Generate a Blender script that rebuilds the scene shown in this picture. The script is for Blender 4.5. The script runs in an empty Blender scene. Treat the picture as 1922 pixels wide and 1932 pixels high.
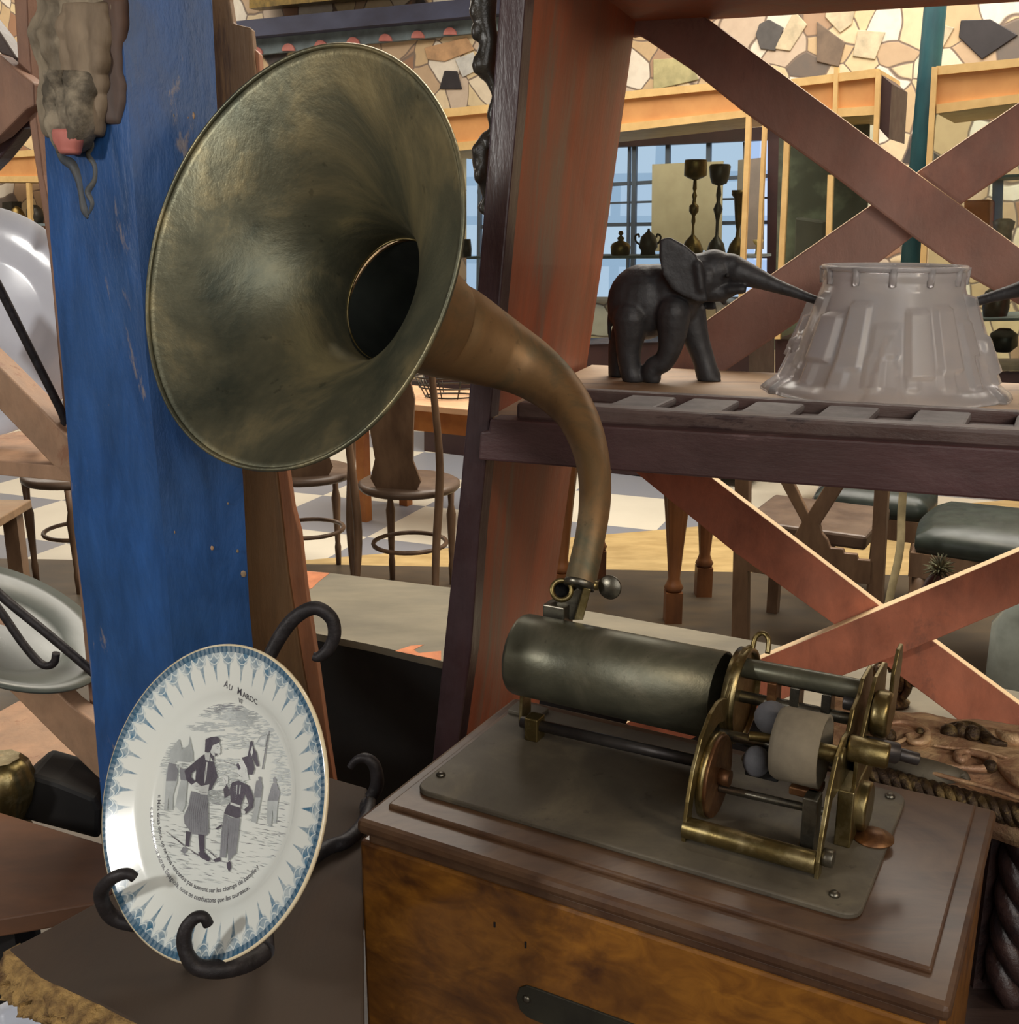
import bpy, bmesh, math, random
from mathutils import Vector as V3, Matrix, Quaternion, noise
random.seed(7)
SC = bpy.context.scene
COL = SC.collection
PI = math.pi
# ------------------------------------------------------------------ camera
FPX = 2056.0
CAMZ = 1.45
TH = math.atan((966 - 415) / FPX)
S_, C_ = math.sin(TH), math.cos(TH)
cd = bpy.data.cameras.new('camera'); cam = bpy.data.objects.new('camera', cd); COL.objects.link(cam)
cam.location = (0, 0, CAMZ); cam.rotation_euler = (PI / 2 - TH, 0, 0)
cd.sensor_fit = 'HORIZONTAL'; cd.sensor_width = 36; cd.lens = 36 * FPX / 1922
cd.clip_start = 0.02; cd.clip_end = 60
SC.camera = cam
CAM = V3((0, 0, CAMZ))

def ray(x, y):
    r = (x - 961) / FPX; u = (966 - y) / FPX
    return V3((r, C_ + S_ * u, -S_ + C_ * u))
def at_z(x, y, z):                     # point at absolute height z
    r = ray(x, y); return CAM + r * ((z - CAMZ) / r.z)
def at_y(x, y, Y):                     # point at world depth Y
    r = ray(x, y); return CAM + r * (Y / r.y)
def on_plane(x, y, p, n):
    r = ray(x, y); return CAM + r * ((p - CAM).dot(n) / r.dot(n))
def fwd(P): return P.y * C_ - (P.z - CAMZ) * S_

# ------------------------------------------------------------------ mesh builder
class MB:
    def __init__(s): s.v = []; s.f = []; s.sm = []
    def add(s, vs, fs, smooth=False):
        o = len(s.v); s.v += [V3(v) for v in vs]
        s.f += [tuple(i + o for i in f) for f in fs]; s.sm += [smooth] * len(fs); return s
    def prism(s, pts, vec):
        n = len(pts); vec = V3(vec); pts = [V3(p) for p in pts]
        s.add(pts + [p + vec for p in pts],
              [tuple(range(n)), tuple(range(2 * n - 1, n - 1, -1))] + [(i, i + n, (i + 1) % n + n, (i + 1) % n) for i in range(n)])
        return s
    def box(s, c, sx, sy, sz, ax=None):
        c = V3(c); ax = ax or (V3((1, 0, 0)), V3((0, 1, 0)), V3((0, 0, 1)))
        a, b, d = ax[0] * sx / 2, ax[1] * sy / 2, ax[2] * sz / 2
        return s.prism([c - a - b - d, c + a - b - d, c + a + b - d, c - a + b - d], d * 2)
    def bar(s, p, q, w, t, up=V3((0, 0, 1))):
        p, q = V3(p), V3(q); d = (q - p).normalized(); a = d.cross(up)
        if a.length < 1e-4: a = d.cross(V3((0, 1, 0)))
        a.normalize(); b = a.cross(d).normalized()
        return s.prism([p - a * w / 2 - b * t / 2, p + a * w / 2 - b * t / 2, p + a * w / 2 + b * t / 2, p - a * w / 2 + b * t / 2], q - p)
    def tube(s, pts, rad, n=16, smooth=True, caps=True, sub=5, close=False):
        pts = [V3(p) for p in pts]
        if not hasattr(rad, '__len__'): rad = [rad] * len(pts)
        if sub > 1 and len(pts) > 2:
            P, R = [], []; m = len(pts)
            g = (lambda i: pts[i % m]) if close else (lambda i: pts[max(0, min(m - 1, i))])
            for i in range(m if close else m - 1):
                for k in range(sub):
                    t = k / sub
                    p0, p1, p2, p3 = g(i - 1), g(i), g(i + 1), g(i + 2)
                    P.append(0.5 * ((2 * p1) + (p2 - p0) * t + (2 * p0 - 5 * p1 + 4 * p2 - p3) * t * t + (3 * p1 - p0 - 3 * p2 + p3) * t ** 3))
                    q0, q1, q2, q3 = [(rad[(i + e) % m] if close else rad[max(0, min(m - 1, i + e))]) for e in (-1, 0, 1, 2)]
                    R.append(0.5 * ((2 * q1) + (q2 - q0) * t + (2 * q0 - 5 * q1 + 4 * q2 - q3) * t * t + (3 * q1 - q0 - 3 * q2 + q3) * t ** 3))
            if not close: P.append(pts[-1]); R.append(rad[-1])
        else: P, R = pts, list(rad)
        m = len(P); vs = []; up = None
        for i in range(m):
            if close: d = (P[(i + 1) % m] - P[i - 1]).normalized()
            else: d = (P[min(i + 1, m - 1)] - P[max(i - 1, 0)]).normalized()
            if up is None:
                up = V3((0, 0, 1)) if abs(d.z) < 0.9 else V3((1, 0, 0))
            up = (up - d * up.dot(d)).normalized(); b = d.cross(up)
            for k in range(n):
                a = 2 * PI * k / n
                vs.append(P[i] + (up * math.cos(a) + b * math.sin(a)) * R[i])
        fs = []
        for i in range(m if close else m - 1):
            j = (i + 1) % m
            for k in range(n):
                fs.append((i * n + k, j * n + k, j * n + (k + 1) % n, i * n + (k + 1) % n))
        s.add(vs, fs, smooth)
        if caps and not close:
            o = len(s.v) - m * n
            s.f += [tuple(o + k for k in range(n)), tuple(o + (m - 1) * n + k for k in range(n - 1, -1, -1))]; s.sm += [False, False]
        return s
    def lathe(s, c, prof, ax=V3((0, 0, 1)), n=32, smooth=True, rf=None, closed=False):
        """prof: list of (r, h) along ax"""
        c = V3(c); ax = V3(ax).normalized(); e = V3((1, 0, 0)) if abs(ax.x) < 0.8 else V3((0, 1, 0))
        a = (e - ax * e.dot(ax)).normalized(); b = ax.cross(a); vs = []
        for j, (r, h) in enumerate(prof):
            for k in range(n):
                t = 2 * PI * k / n; rr = r if rf is None else rf(r, h, t, j)
                vs.append(c + ax * h + (a * math.cos(t) + b * math.sin(t)) * rr)
        fs = []; m = len(prof)
        for j in range(m if closed else m - 1):
            jj = (j + 1) % m
            for k in range(n):
                fs.append((j * n + k, j * n + (k + 1) % n, jj * n + (k + 1) % n, jj * n + k))
        s.add(vs, fs, smooth)
        if not closed:
            o = len(s.v) - m * n
            if prof[0][0] > 1e-5: s.f.append(tuple(o + k for k in range(n - 1, -1, -1))); s.sm.append(False)
            if prof[-1][0] > 1e-5: s.f.append(tuple(o + (m - 1) * n + k for k in range(n))); s.sm.append(False)
        return s
    def cyl(s, p, q, r, n=24, bev=0.0):
        p, q = V3(p), V3(q); L = (q - p).length
        prof = [(r, 0), (r, L)] if bev <= 0 else [(r - bev, 0), (r - bev * .3, bev * .3), (r, bev), (r, L - bev), (r - bev * .3, L - bev * .3), (r - bev, L)]
        return s.lathe(p, prof, q - p, n)
    def sphere(s, c, r, n=16, sc=(1, 1, 1), ax=None):
        ax = ax or (V3((1, 0, 0)), V3((0, 1, 0)), V3((0, 0, 1))); c = V3(c)
        vs = []; m = n // 2
        for j in range(m + 1):
            p = PI * j / m
            for k in range(n):
                t = 2 * PI * k / n
                vs.append(c + ax[0] * (r * sc[0] * math.sin(p) * math.cos(t)) + ax[1] * (r * sc[1] * math.sin(p) * math.sin(t)) + ax[2] * (r * sc[2] * math.cos(p)))
        fs = [(j * n + k, (j + 1) * n + k, (j + 1) * n + (k + 1) % n, j * n + (k + 1) % n) for j in range(m) for k in range(n)]
        return s.add(vs, fs, True)
    def build(s, name, m, parent=None, bev=0.0, merge=True, **tags):
        off = V3((0, 0, 0)); p = parent
        if parent is not None:
            while p is not None: off += p.location; p = p.parent
        else:
            xs = [v.x for v in s.v]; ys = [v.y for v in s.v]; zs = [v.z for v in s.v]
            off = V3(((min(xs) + max(xs)) / 2, (min(ys) + max(ys)) / 2, min(zs)))
        me = bpy.data.meshes.new(name); me.from_pydata([v - off for v in s.v], [], s.f)
        me.polygons.foreach_set('use_smooth', s.sm)
        bm = bmesh.new(); bm.from_mesh(me)
        if merge: bmesh.ops.remove_doubles(bm, verts=bm.verts, dist=1e-6)
        bmesh.ops.recalc_face_normals(bm, faces=bm.faces); bm.to_mesh(me); bm.free()
        me.materials.append(m); o = bpy.data.objects.new(name, me); COL.objects.link(o)
        if parent is not None: o.parent = parent
        else: o.location = off
        if bev > 0:
            b = o.modifiers.new('bevel', 'BEVEL'); b.width = bev; b.segments = 2; b.limit_method = 'ANGLE'; b.angle_limit = 0.7
        for k, v in tags.items(): o[k] = v
        return o

def thing(name, label, cat, loc, group=None):
    o = bpy.data.objects.new(name, None); o.empty_display_size = 0.02; COL.objects.link(o)
    o.location = loc; o['label'] = label; o['category'] = cat
    if group: o['group'] = group
    return o
def tag(o, label, cat, group=None):
    o['label'] = label; o['category'] = cat
    if group: o['group'] = group
    return o

# ------------------------------------------------------------------ materials
def lin(c):
    return tuple((x / 255 / 12.92 if x / 255 <= 0.04045 else ((x / 255 + 0.055) / 1.055) ** 2.4) for x in c) + (1,)
class NT:
    def __init__(s, name):
        s.m = bpy.data.materials.new(name); s.m.use_nodes = True; s.t = s.m.node_tree; s.t.nodes.clear()
        s.out = s.n('ShaderNodeOutputMaterial')
    def n(s, t, **k):
        x = s.t.nodes.new(t)
        for a, b in k.items(): setattr(x, a, b)
        return x
    def l(s, a, b): s.t.links.new(a, b)
    def math(s, op, a, b=None, c=None, clamp=False):
        x = s.n('ShaderNodeMath', operation=op); x.use_clamp = clamp
        for i, v in enumerate((a, b, c)):
            if v is None: continue
            if isinstance(v, (int, float)): x.inputs[i].default_value = v
            else: s.l(v, x.inputs[i])
        return x.outputs[0]
    def coord(s, scale=(1, 1, 1), rot=(0, 0, 0), kind='Object'):
        tc = s.n('ShaderNodeTexCoord'); mp = s.n('ShaderNodeMapping')
        mp.inputs['Scale'].default_value = scale; mp.inputs['Rotation'].default_value = rot
        s.l(tc.outputs[kind], mp.inputs[0]); return mp.outputs[0]
    def noise(s, co, scale, det=6, rough=.6, dist=0.0):
        x = s.n('ShaderNodeTexNoise'); x.inputs['Scale'].default_value = scale; x.inputs['Detail'].default_value = det
        x.inputs['Roughness'].default_value = rough; x.inputs['Distortion'].default_value = dist
        s.l(co, x.inputs['Vector']); return x.outputs['Fac']
    def ramp(s, fac, stops, interp='LINEAR'):
        x = s.n('ShaderNodeValToRGB'); cr = x.color_ramp; cr.interpolation = interp
        while len(cr.elements) < len(stops): cr.elements.new(0.5)
        for e, (p, c) in zip(cr.elements, stops):
            e.position = p; e.color = lin(c) if len(c) == 3 else c
        s.l(fac, x.inputs[0]); return x.outputs[0]
    def mix(s, fac, a, b):
        x = s.n('ShaderNodeMix', data_type='RGBA')
        for sock, v in ((x.inputs[0], fac), (x.inputs[6], a), (x.inputs[7], b)):
            if isinstance(v, (int, float)): sock.default_value = v
            elif isinstance(v, tuple): sock.default_value = lin(v) if len(v) == 3 else v
            else: s.l(v, sock)
        return x.outputs[2]
    def bsdf(s, col, rough=.5, metal=0, bump=None, bs=.2, bd=.01, **k):
        p = s.n('ShaderNodeBsdfPrincipled')
        for nm, v in (('Base Color', col), ('Roughness', rough), ('Metallic', metal)):
            if isinstance(v, tuple): p.inputs[nm].default_value = lin(v) if len(v) == 3 else v
            elif isinstance(v, (int, float)): p.inputs[nm].default_value = v
            else: s.l(v, p.inputs[nm])
        for nm, v in k.items(): p.inputs[nm.replace('_', ' ')].default_value = v
        if bump is not None:
            b = s.n('ShaderNodeBump'); b.inputs['Strength'].default_value = bs; b.inputs['Distance'].default_value = bd
            s.l(bump, b.inputs['Height']); s.l(b.outputs[0], p.inputs['Normal'])
        s.l(p.outputs[0], s.out.inputs[0]); s.p = p; return s.m

_mc = {}
def simple(name, c1, c2=None, scale=20, rough=.5, metal=0, stretch=(1, 1, 1), bs=.15, lo=.35, hi=.65, rv=.15, det=6, bd=.004, **k):
    if name in _mc: return _mc[name]
    t = NT(name); c2 = c2 or tuple(int(x * .8) for x in c1)
    co = t.coord(stretch); f = t.noise(co, scale, det)
    col = t.ramp(f, [(lo, c1), (hi, c2)])
    f2 = t.noise(co, scale * 2.3, 4)
    r = t.math('MULTIPLY_ADD', f2, rv * 2, rough - rv)
    _mc[name] = t.bsdf(col, r, metal, bump=f, bs=bs, bd=bd, **k); return _mc[name]
def painted(name, base, worn, dust, axis=2, worn_at=.66, dust_at=.6, rough=.5, sc=18, edge=.04, streak=.12, lit_top=None):
    """old painted / varnished timber: streaks along the grain, scuffs to the wood below and dust"""
    t = NT(name); st = [1, 1, 1]; st[axis] = streak
    co = t.coord(tuple(st)); co2 = t.coord((1, 1, 1))
    g = t.noise(co, sc * 2.2, 6, .65, .3); w = t.noise(co, sc * .9, 8, .72, .6); d = t.noise(co2, sc * .45, 7, .7)
    dark = tuple(int(x * .72) for x in base); worn_at -= .085; dust_at -= .06
    c = t.mix(t.ramp(g, [(.3, (0, 0, 0)), (.7, (255, 255, 255))]), dark, base)
    c = t.mix(t.ramp(d, [(dust_at - .15, (0, 0, 0)), (dust_at + .15, (190, 190, 190))]), c, dust)
    c = t.mix(t.ramp(w, [(worn_at, (0, 0, 0)), (worn_at + edge, (255, 255, 255))]), c, worn)
    if lit_top:                                  # light from above put into the colour of upward faces
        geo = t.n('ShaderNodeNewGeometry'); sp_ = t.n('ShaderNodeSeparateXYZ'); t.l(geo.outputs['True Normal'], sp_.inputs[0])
        c = t.mix(t.math('GREATER_THAN', sp_.outputs[2], .35), c, lit_top)
    r = t.math('MULTIPLY_ADD', g, .25, rough - .12)
    return t.bsdf(c, r, 0, bump=t.math('ADD', g, w), bs=.4, bd=.004)
def metalm(name, c1, c2, c3, rough=.35, metal=.9, sc=14, bs=.1):
    t = NT(name); co = t.coord()
    a = t.noise(co, sc, 7, .65, .5); b = t.noise(co, sc * 3.3, 6, .7); sp = t.noise(co, sc * 9, 3)
    c = t.ramp(a, [(.32, c1), (.5, c2), (.68, c3)])
    c = t.mix(t.ramp(sp, [(.66, (0, 0, 0)), (.72, (150, 150, 150))]), c, (25, 24, 20))
    r = t.math('ADD', t.math('MULTIPLY', a, .18), t.math('MULTIPLY_ADD', b, .22, rough - .2))
    return t.bsdf(c, r, metal, bump=t.math('ADD', a, t.math('MULTIPLY', b, .3)), bs=bs, bd=.006)

M = {}
M['blue'] = painted('blue_paint', (44, 92, 158), (128, 122, 128), (52, 84, 122), worn_at=.70, dust_at=.62, rough=.42, sc=13, streak=.3)
M['brown_board'] = painted('brown_board', (128, 92, 56), (84, 58, 38), (128, 102, 72), rough=.6)
M['lit_edge'] = painted('lit_edge', (170, 108, 70), (90, 60, 40), (150, 110, 80), rough=.6)  # plank edge with the orange light on it put into the colour
M['orange'] = painted('orange_paint', (168, 82, 46), (118, 98, 84), (128, 92, 74), worn_at=.63, dust_at=.58, rough=.5, sc=9, streak=.1, edge=.12)
M['brace'] = painted('brace_paint', (160, 108, 92), (112, 82, 78), (158, 128, 116), worn_at=.66, dust_at=.52, rough=.6, sc=10, streak=.5, edge=.1, lit_top=(210, 180, 140))
M['brace_light'] = painted('brace_light', (158, 118, 96), (120, 84, 66), (160, 128, 104), rough=.65, sc=10, streak=.5, edge=.1)
M['stile'] = painted('dark_stile', (62, 40, 42), (120, 78, 60), (84, 72, 78), worn_at=.69, rough=.32, sc=12, streak=.2, edge=.02)
M['beam'] = painted('beam_paint', (84, 56, 58), (122, 96, 96), (92, 72, 70), axis=0, worn_at=.7, rough=.48, sc=10, streak=.15)
M['shelf'] = painted('shelf_wood', (158, 124, 92), (110, 84, 62), (170, 146, 116), axis=0, rough=.6, sc=9)
M['rail'] = painted('rail_wood', (86, 60, 56), (60, 44, 44), (116, 104, 100), axis=0, rough=.45, sc=12)
M['block'] = simple('grey_block', (112, 104, 102), (88, 78, 78), 30, .6)
M['horn_in'] = metalm('horn_inner_brass', (76, 80, 69), (110, 108, 88), (164, 150, 112), rough=.41, metal=.68, sc=8, bs=.3)
M['horn_out'] = metalm('horn_outer_brass', (120, 92, 62), (142, 110, 74), (94, 90, 70), rough=.52, metal=.5, sc=10)
M['drum'] = metalm('drum_metal', (84, 84, 72), (98, 97, 82), (118, 114, 98), rough=.4, metal=.6, sc=20)
M['brass'] = metalm('aged_brass', (140, 120, 76), (118, 104, 66), (160, 146, 108), rough=.34, metal=.9, sc=40)
M['steel'] = metalm('dull_steel', (96, 92, 84), (120, 116, 104), (80, 76, 72), rough=.33, metal=.9, sc=50)
M['copper'] = metalm('copper_disc', (120, 80, 48), (98, 66, 42), (136, 100, 64), rough=.45, metal=.7, sc=40)
M['bed'] = metalm('dusty_bedplate', (76, 69, 60), (92, 85, 73), (120, 111, 93), rough=.6, metal=.25, sc=9, bs=.05)
M['leather'] = simple('dusty_barrel', (124, 114, 96), (106, 97, 82), 40, .85)
M['fluff'] = simple('governor_weight', (98, 98, 104), (80, 80, 84), 60, .7)
M['black_rod'] = simple('dark_rod', (62, 58, 58), (84, 80, 78), 30, .4, metal=.6)
def oak(name, a, b, c, rough=.3, coat=.5, rotz=0):
    t = NT(name); co = t.coord((.16, 1, 1), (0, 0, 0)); co2 = t.coord((.6, 1, 1))
    g = t.noise(co, 60, 8, .6, 1.2); d = t.noise(co2, 12, 6, .6, 1.5)
    col = t.mix(t.ramp(g, [(.3, (0, 0, 0)), (.7, (255, 255, 255))]), a, b)
    col = t.mix(t.ramp(d, [(.42, (0, 0, 0)), (.7, (255, 255, 255))]), col, c)
    return t.bsdf(col, rough, 0, bump=g, bs=.06, bd=.002, Coat_Weight=coat, Coat_Roughness=.18)
M['case_front'] = oak('case_oak', (152, 100, 34), (108, 66, 22), (70, 40, 18), .4, .4)
M['lid'] = oak('lid_wood', (84, 57, 38), (58, 38, 28), (102, 76, 54), .5, .2)
M['iron'] = simple('black_iron', (34, 31, 33), (50, 46, 48), 90, .55, metal=.4, bs=.3)
M['bench'] = simple('grey_bench_top', (128, 120, 101), (98, 93, 80), 7, .8, stretch=(.4, 1, 1), bs=.05)
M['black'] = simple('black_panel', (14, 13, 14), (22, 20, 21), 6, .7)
M['torn'] = simple('torn_orange', (196, 124, 82), (160, 96, 62), 20, .8)
M['eleph'] = simple('elephant_bronze', (60, 60, 63), (46, 45, 47), 45, .52, metal=.25, bs=.35)
M['darkwood'] = painted('dark_wood', (72, 54, 48), (50, 36, 32), (86, 72, 64), axis=0, rough=.5, sc=6)
M['board'] = painted('board_wood', (74, 54, 40), (56, 42, 34), (62, 54, 44), axis=1, rough=.85, sc=5, streak=.4, dust_at=.45)
M['gold'] = metalm('gilt_carving', (206, 168, 126), (160, 122, 96), (226, 194, 150), rough=.4, metal=.2, sc=24, bs=.7)
M['gilt_dark'] = metalm('dark_gilt', (96, 78, 48), (60, 46, 38), (140, 118, 74), rough=.4, metal=.6, sc=60, bs=.6)
M['white_china'] = simple('white_china', (222, 226, 236), (206, 210, 222), 6, .12, bs=0, Coat_Weight=.5)
M['cream_frame'] = simple('cream_frame', (226, 190, 128), (208, 170, 110), 10, .6)
M['valance'] = simple('orange_valance', (214, 156, 96), (200, 140, 84), 6, .7)
M['valance_dark'] = simple('valance_under', (150, 116, 62), (120, 90, 46), 6, .7)
M['teal'] = simple('teal_paint', (44, 96, 104), (30, 70, 80), 8, .5, stretch=(1, 1, .3))
M['chair'] = simple('chair_wood', (126, 100, 78), (92, 70, 54), 14, .45, stretch=(1, 1, .3))
M['chair_seat'] = simple('chair_seat', (104, 86, 72), (82, 66, 56), 9, .4)
M['table_leg'] = simple('turned_leg_wood', (132, 84, 48), (96, 60, 36), 12, .45, stretch=(1, 1, .3))
M['green_leather'] = simple('green_leather', (46, 54, 48), (34, 40, 38), 12, .4)
M['bluebeam'] = simple('blue_grey_beam', (70, 74, 98), (56, 56, 74), 4, .7, stretch=(.3, 1, 1))
M['tile_blue'] = simple('blue_grey_tile', (120, 134, 138), (98, 108, 112), 8, .7)
M['pink'] = simple('pink_tile', (206, 132, 122), (186, 110, 100), 10, .7)
M['base_brown'] = simple('case_base', (60, 36, 34), (46, 28, 28), 6, .5)
M['brassware'] = simple('dark_brassware', (120, 98, 52), (84, 70, 40), 20, .35, metal=.8)
M['darkware'] = simple('dark_metalware', (52, 50, 46), (70, 66, 58), 20, .4, metal=.6)
M['paper'] = simple('beige_paper', (198, 182, 150), (180, 164, 134), 5, .8)
M['curtain_grey'] = simple('grey_card', (142, 130, 118), (120, 110, 100), 5, .8)
M['mullion'] = simple('grey_mullion', (88, 96, 112), (76, 82, 98), 5, .6)
M['case_dark'] = simple('case_inside', (92, 88, 76), (66, 66, 58), 3, .7)
M['pinktop'] = simple('pink_table_top', (222, 178, 140), (206, 160, 122), 6, .5)
M['oakedge'] = simple('orange_oak', (176, 112, 52), (150, 88, 40), 8, .5)
M['straw'] = simple('pale_cane', (170, 156, 118), (140, 128, 96), 20, .8)
# ---- special materials
def frosted():
    t = NT('frosted_glass'); co = t.coord(); f = t.noise(co, 40, 5)
    return t.bsdf((234, 232, 234), t.math('MULTIPLY_ADD', f, .1, .16), 0, Transmission_Weight=.68, IOR=1.38)
M['glass'] = frosted()
def pane_mat():
    t = NT('thin_pane'); a = t.n('ShaderNodeBsdfTransparent'); a.inputs[0].default_value = (.86, .9, .86, 1)
    g = t.n('ShaderNodeBsdfGlossy'); g.inputs['Roughness'].default_value = .03
    fr = t.n('ShaderNodeFresnel'); fr.inputs[0].default_value = 1.5
    mx = t.n('ShaderNodeMixShader'); t.l(t.math('MULTIPLY', fr.outputs[0], 1.0), mx.inputs[0]); t.l(a.outputs[0], mx.inputs[1]); t.l(g.outputs[0], mx.inputs[2]); t.l(mx.outputs[0], t.out.inputs[0])
    return t.m
M['pane'] = pane_mat()
def lit_pane():
    t = NT('daylit_window'); co = t.coord((1, 1, 1)); sep = t.n('ShaderNodeSeparateXYZ'); t.l(co, sep.inputs[0])
    w = t.n('ShaderNodeTexBrick'); w.inputs['Scale'].default_value = .9; t.l(t.coord((1, 1, 1), (PI / 2, 0, 0)), w.inputs[0])
    w.inputs['Color1'].default_value = lin((176, 198, 236)); w.inputs['Color2'].default_value = lin((196, 214, 244)); w.inputs['Mortar'].default_value = lin((160, 184, 220))
    w.inputs['Mortar Size'].default_value = .03
    e = t.n('ShaderNodeEmission'); t.l(w.outputs[0], e.inputs[0]); e.inputs[1].default_value = WIN_E
    t.l(e.outputs[0], t.out.inputs[0]); return t.m
WIN_E = 1.2
M['daylit'] = lit_pane()
def mosaic():
    t = NT('stone_mosaic_wall'); co = t.coord((1, 1, 1))
    nz = t.n('ShaderNodeTexNoise'); nz.inputs['Scale'].default_value = 2.2; t.l(co, nz.inputs[0])
    ad = t.n('ShaderNodeMix', data_type='RGBA'); ad.blend_type = 'LINEAR_LIGHT'; ad.inputs[0].default_value = .1; t.l(co, ad.inputs[6]); t.l(nz.outputs['Color'], ad.inputs[7])
    v = t.n('ShaderNodeTexVoronoi'); v.inputs['Scale'].default_value = 4.8; v.inputs['Randomness'].default_value = 1; t.l(ad.outputs[2], v.inputs['Vector'])
    e = t.n('ShaderNodeTexVoronoi', feature='DISTANCE_TO_EDGE'); e.inputs['Scale'].default_value = 4.8; e.inputs['Randomness'].default_value = 1; t.l(ad.outputs[2], e.inputs['Vector'])
    sp = t.n('ShaderNodeSeparateColor'); t.l(v.outputs['Color'], sp.inputs[0])
    st = t.ramp(sp.outputs[0], [(0, (228, 206, 168)), (.14, (206, 178, 138)), (.27, (160, 120, 92)), (.36, (236, 226, 208)), (.48, (110, 100, 92)), (.55, (196, 168, 136)), (.66, (222, 200, 158)), (.76, (180, 148, 120)), (.84, (60, 56, 56)), (.88, (206, 186, 164)), (.95, (232, 216, 188))], 'CONSTANT')
    n2 = t.noise(co, 14, 6); st = t.mix(t.ramp(n2, [(.4, (0, 0, 0)), (.7, (120, 120, 120))]), st, (150, 120, 96))
    c = t.mix(t.ramp(e.outputs[0], [(.012, (255, 255, 255)), (.035, (0, 0, 0))]), st, (128, 110, 96))
    return t.bsdf(c, .7, 0, bump=t.ramp(e.outputs[0], [(0, (0, 0, 0)), (.04, (255, 255, 255))]), bs=.25, bd=.01)
M['mosaic'] = mosaic()
def floor_mat():
    t = NT('tiled_floor'); co = t.coord((1, 1, 1), (0, 0, math.radians(22)))
    ck = t.n('ShaderNodeTexChecker'); ck.inputs['Scale'].default_value = 1 / .62
    ck.inputs['Color1'].default_value = lin((214, 206, 188)); ck.inputs['Color2'].default_value = lin((132, 134, 142)); t.l(co, ck.inputs[0])
    n = t.noise(t.coord(), 3, 6); c = t.mix(t.ramp(n, [(.4, (0, 0, 0)), (.75, (110, 110, 110))]), ck.outputs[0], (150, 140, 124))
    sep = t.n('ShaderNodeSeparateXYZ'); t.l(t.coord((1, 1, 1), (0, 0, 0)), sep.inputs[0])
    d = t.math('SUBTRACT', sep.outputs[1], t.math('MULTIPLY', sep.outputs[0], .3))
    och = t.ramp(t.noise(t.coord((1, 3, 1)), 5, 5), [(.3, (206, 178, 124)), (.7, (170, 142, 94))])
    brn = t.ramp(t.noise(t.coord((1, 3, 1)), 3, 6), [(.3, (92, 78, 60)), (.7, (66, 60, 52))])
    c = t.mix(t.math('LESS_THAN', d, 4.86), c, och); c = t.mix(t.math('LESS_THAN', t.math('ADD', sep.outputs[1], t.math('MULTIPLY', sep.outputs[0], .06)), 4.48), c, brn)
    return t.bsdf(c, .42, 0, bump=n, bs=.05)
M['floor'] = floor_mat()
M['plaster'] = simple('pale_plaster', (176, 160, 140), (160, 146, 128), 2, .9)
M['ceiling'] = simple('dim_ceiling', (150, 132, 112), (130, 116, 98), 2, .9)

# ------------------------------------------------------------------ setting (frame turned 29 degrees)
A29 = math.radians(-29)
B1 = V3((math.cos(A29), math.sin(A29), 0)); B2 = V3((-math.sin(A29), math.cos(A29), 0)); UZ = V3((0, 0, 1))
def BG(x, y, d): return on_plane(x, y, B2 * d, B2)
def shell(name, a0, a1, d0, d1, z0, z1, m):
    c = B1 * (a0 + a1) / 2 + B2 * (d0 + d1) / 2; c.z = (z0 + z1) / 2
    return MB().box(c, a1 - a0, d1 - d0, z1 - z0, (B1, B2, UZ)).build(name, m, kind='structure')
WD = 7.2
c = B2 * 1.6 + B1 * -3.0
bmf = MB().box(V3((c.x, c.y, -.05)), 20.2, 11.4, .1, (B1, B2, UZ)).build('floor', M['floor'], kind='structure')
# keep texture space = world space for the floor pattern
for v in bmf.data.vertices: v.co += V3(bmf.location)
bmf.location = (0, 0, 0)
shell('ceiling', -13.1, 7.1, -4.1, WD + .1, 4.3, 4.4, M['ceiling'])
wb = shell('wall_back', -13.1, 7.1, WD, WD + .1, 0, 4.3, M['mosaic'])
shell('wall_left', -13.1, -13, -4.1, WD, 0, 4.3, M['plaster'])
shell('wall_right', 7, 7.1, -4.1, WD, 0, 4.3, M['plaster'])
shell('wall_rear', -13, 7, -4.1, -4, 0, 4.3, M['plaster'])
def bgpoly(mb, pts, d, th): return mb.prism([BG(x, y, d) for x, y in pts], B2 * th)
# larger individual stones set in the wall
for nm, pts, col in (('black', [(1812, 38), (1868, 36), (1920, 66), (1852, 112), (1808, 70)], (48, 42, 44)),
                     ('black', [(838, 133), (862, 134), (871, 168), (828, 168)], (42, 44, 50)),
                     ('grey', [(1432, 45), (1450, 36), (1478, 52), (1462, 96), (1434, 92), (1425, 65)], (92, 88, 86)),
                     ('brown', [(1540, 40), (1594, 80), (1582, 126), (1540, 116)], (128, 108, 90)),
                     ('cream', [(1498, 20), (1522, 46), (1490, 96), (1460, 92)], (222, 204, 170)),
                     ('cream', [(1618, 56), (1670, 60), (1650, 112), (1608, 106)], (214, 188, 142)),
                     ('white', [(858, 112), (892, 98), (905, 130), (872, 146)], (224, 222, 214)),
                     ('tan', [(800, 90), (880, 70), (894, 94), (838, 116), (806, 112)], (206, 162, 118)),
                     ('cream', [(1560, 0), (1618, 0), (1606, 46), (1584, 62), (1556, 32)], (226, 208, 170)),
                     ('cream', [(1752, 40), (1800, 52), (1770, 104), (1746, 108)], (220, 200, 160)),
                     ('green', [(1232, 112), (1300, 108), (1318, 150), (1232, 170)], (200, 190, 140))):
    mb = MB(); bgpoly(mb, pts, WD - .012, .01)
    mb.build('stone', simple('stone_' + nm, col, None, 8, .5), wb, bev=.004)
    
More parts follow.
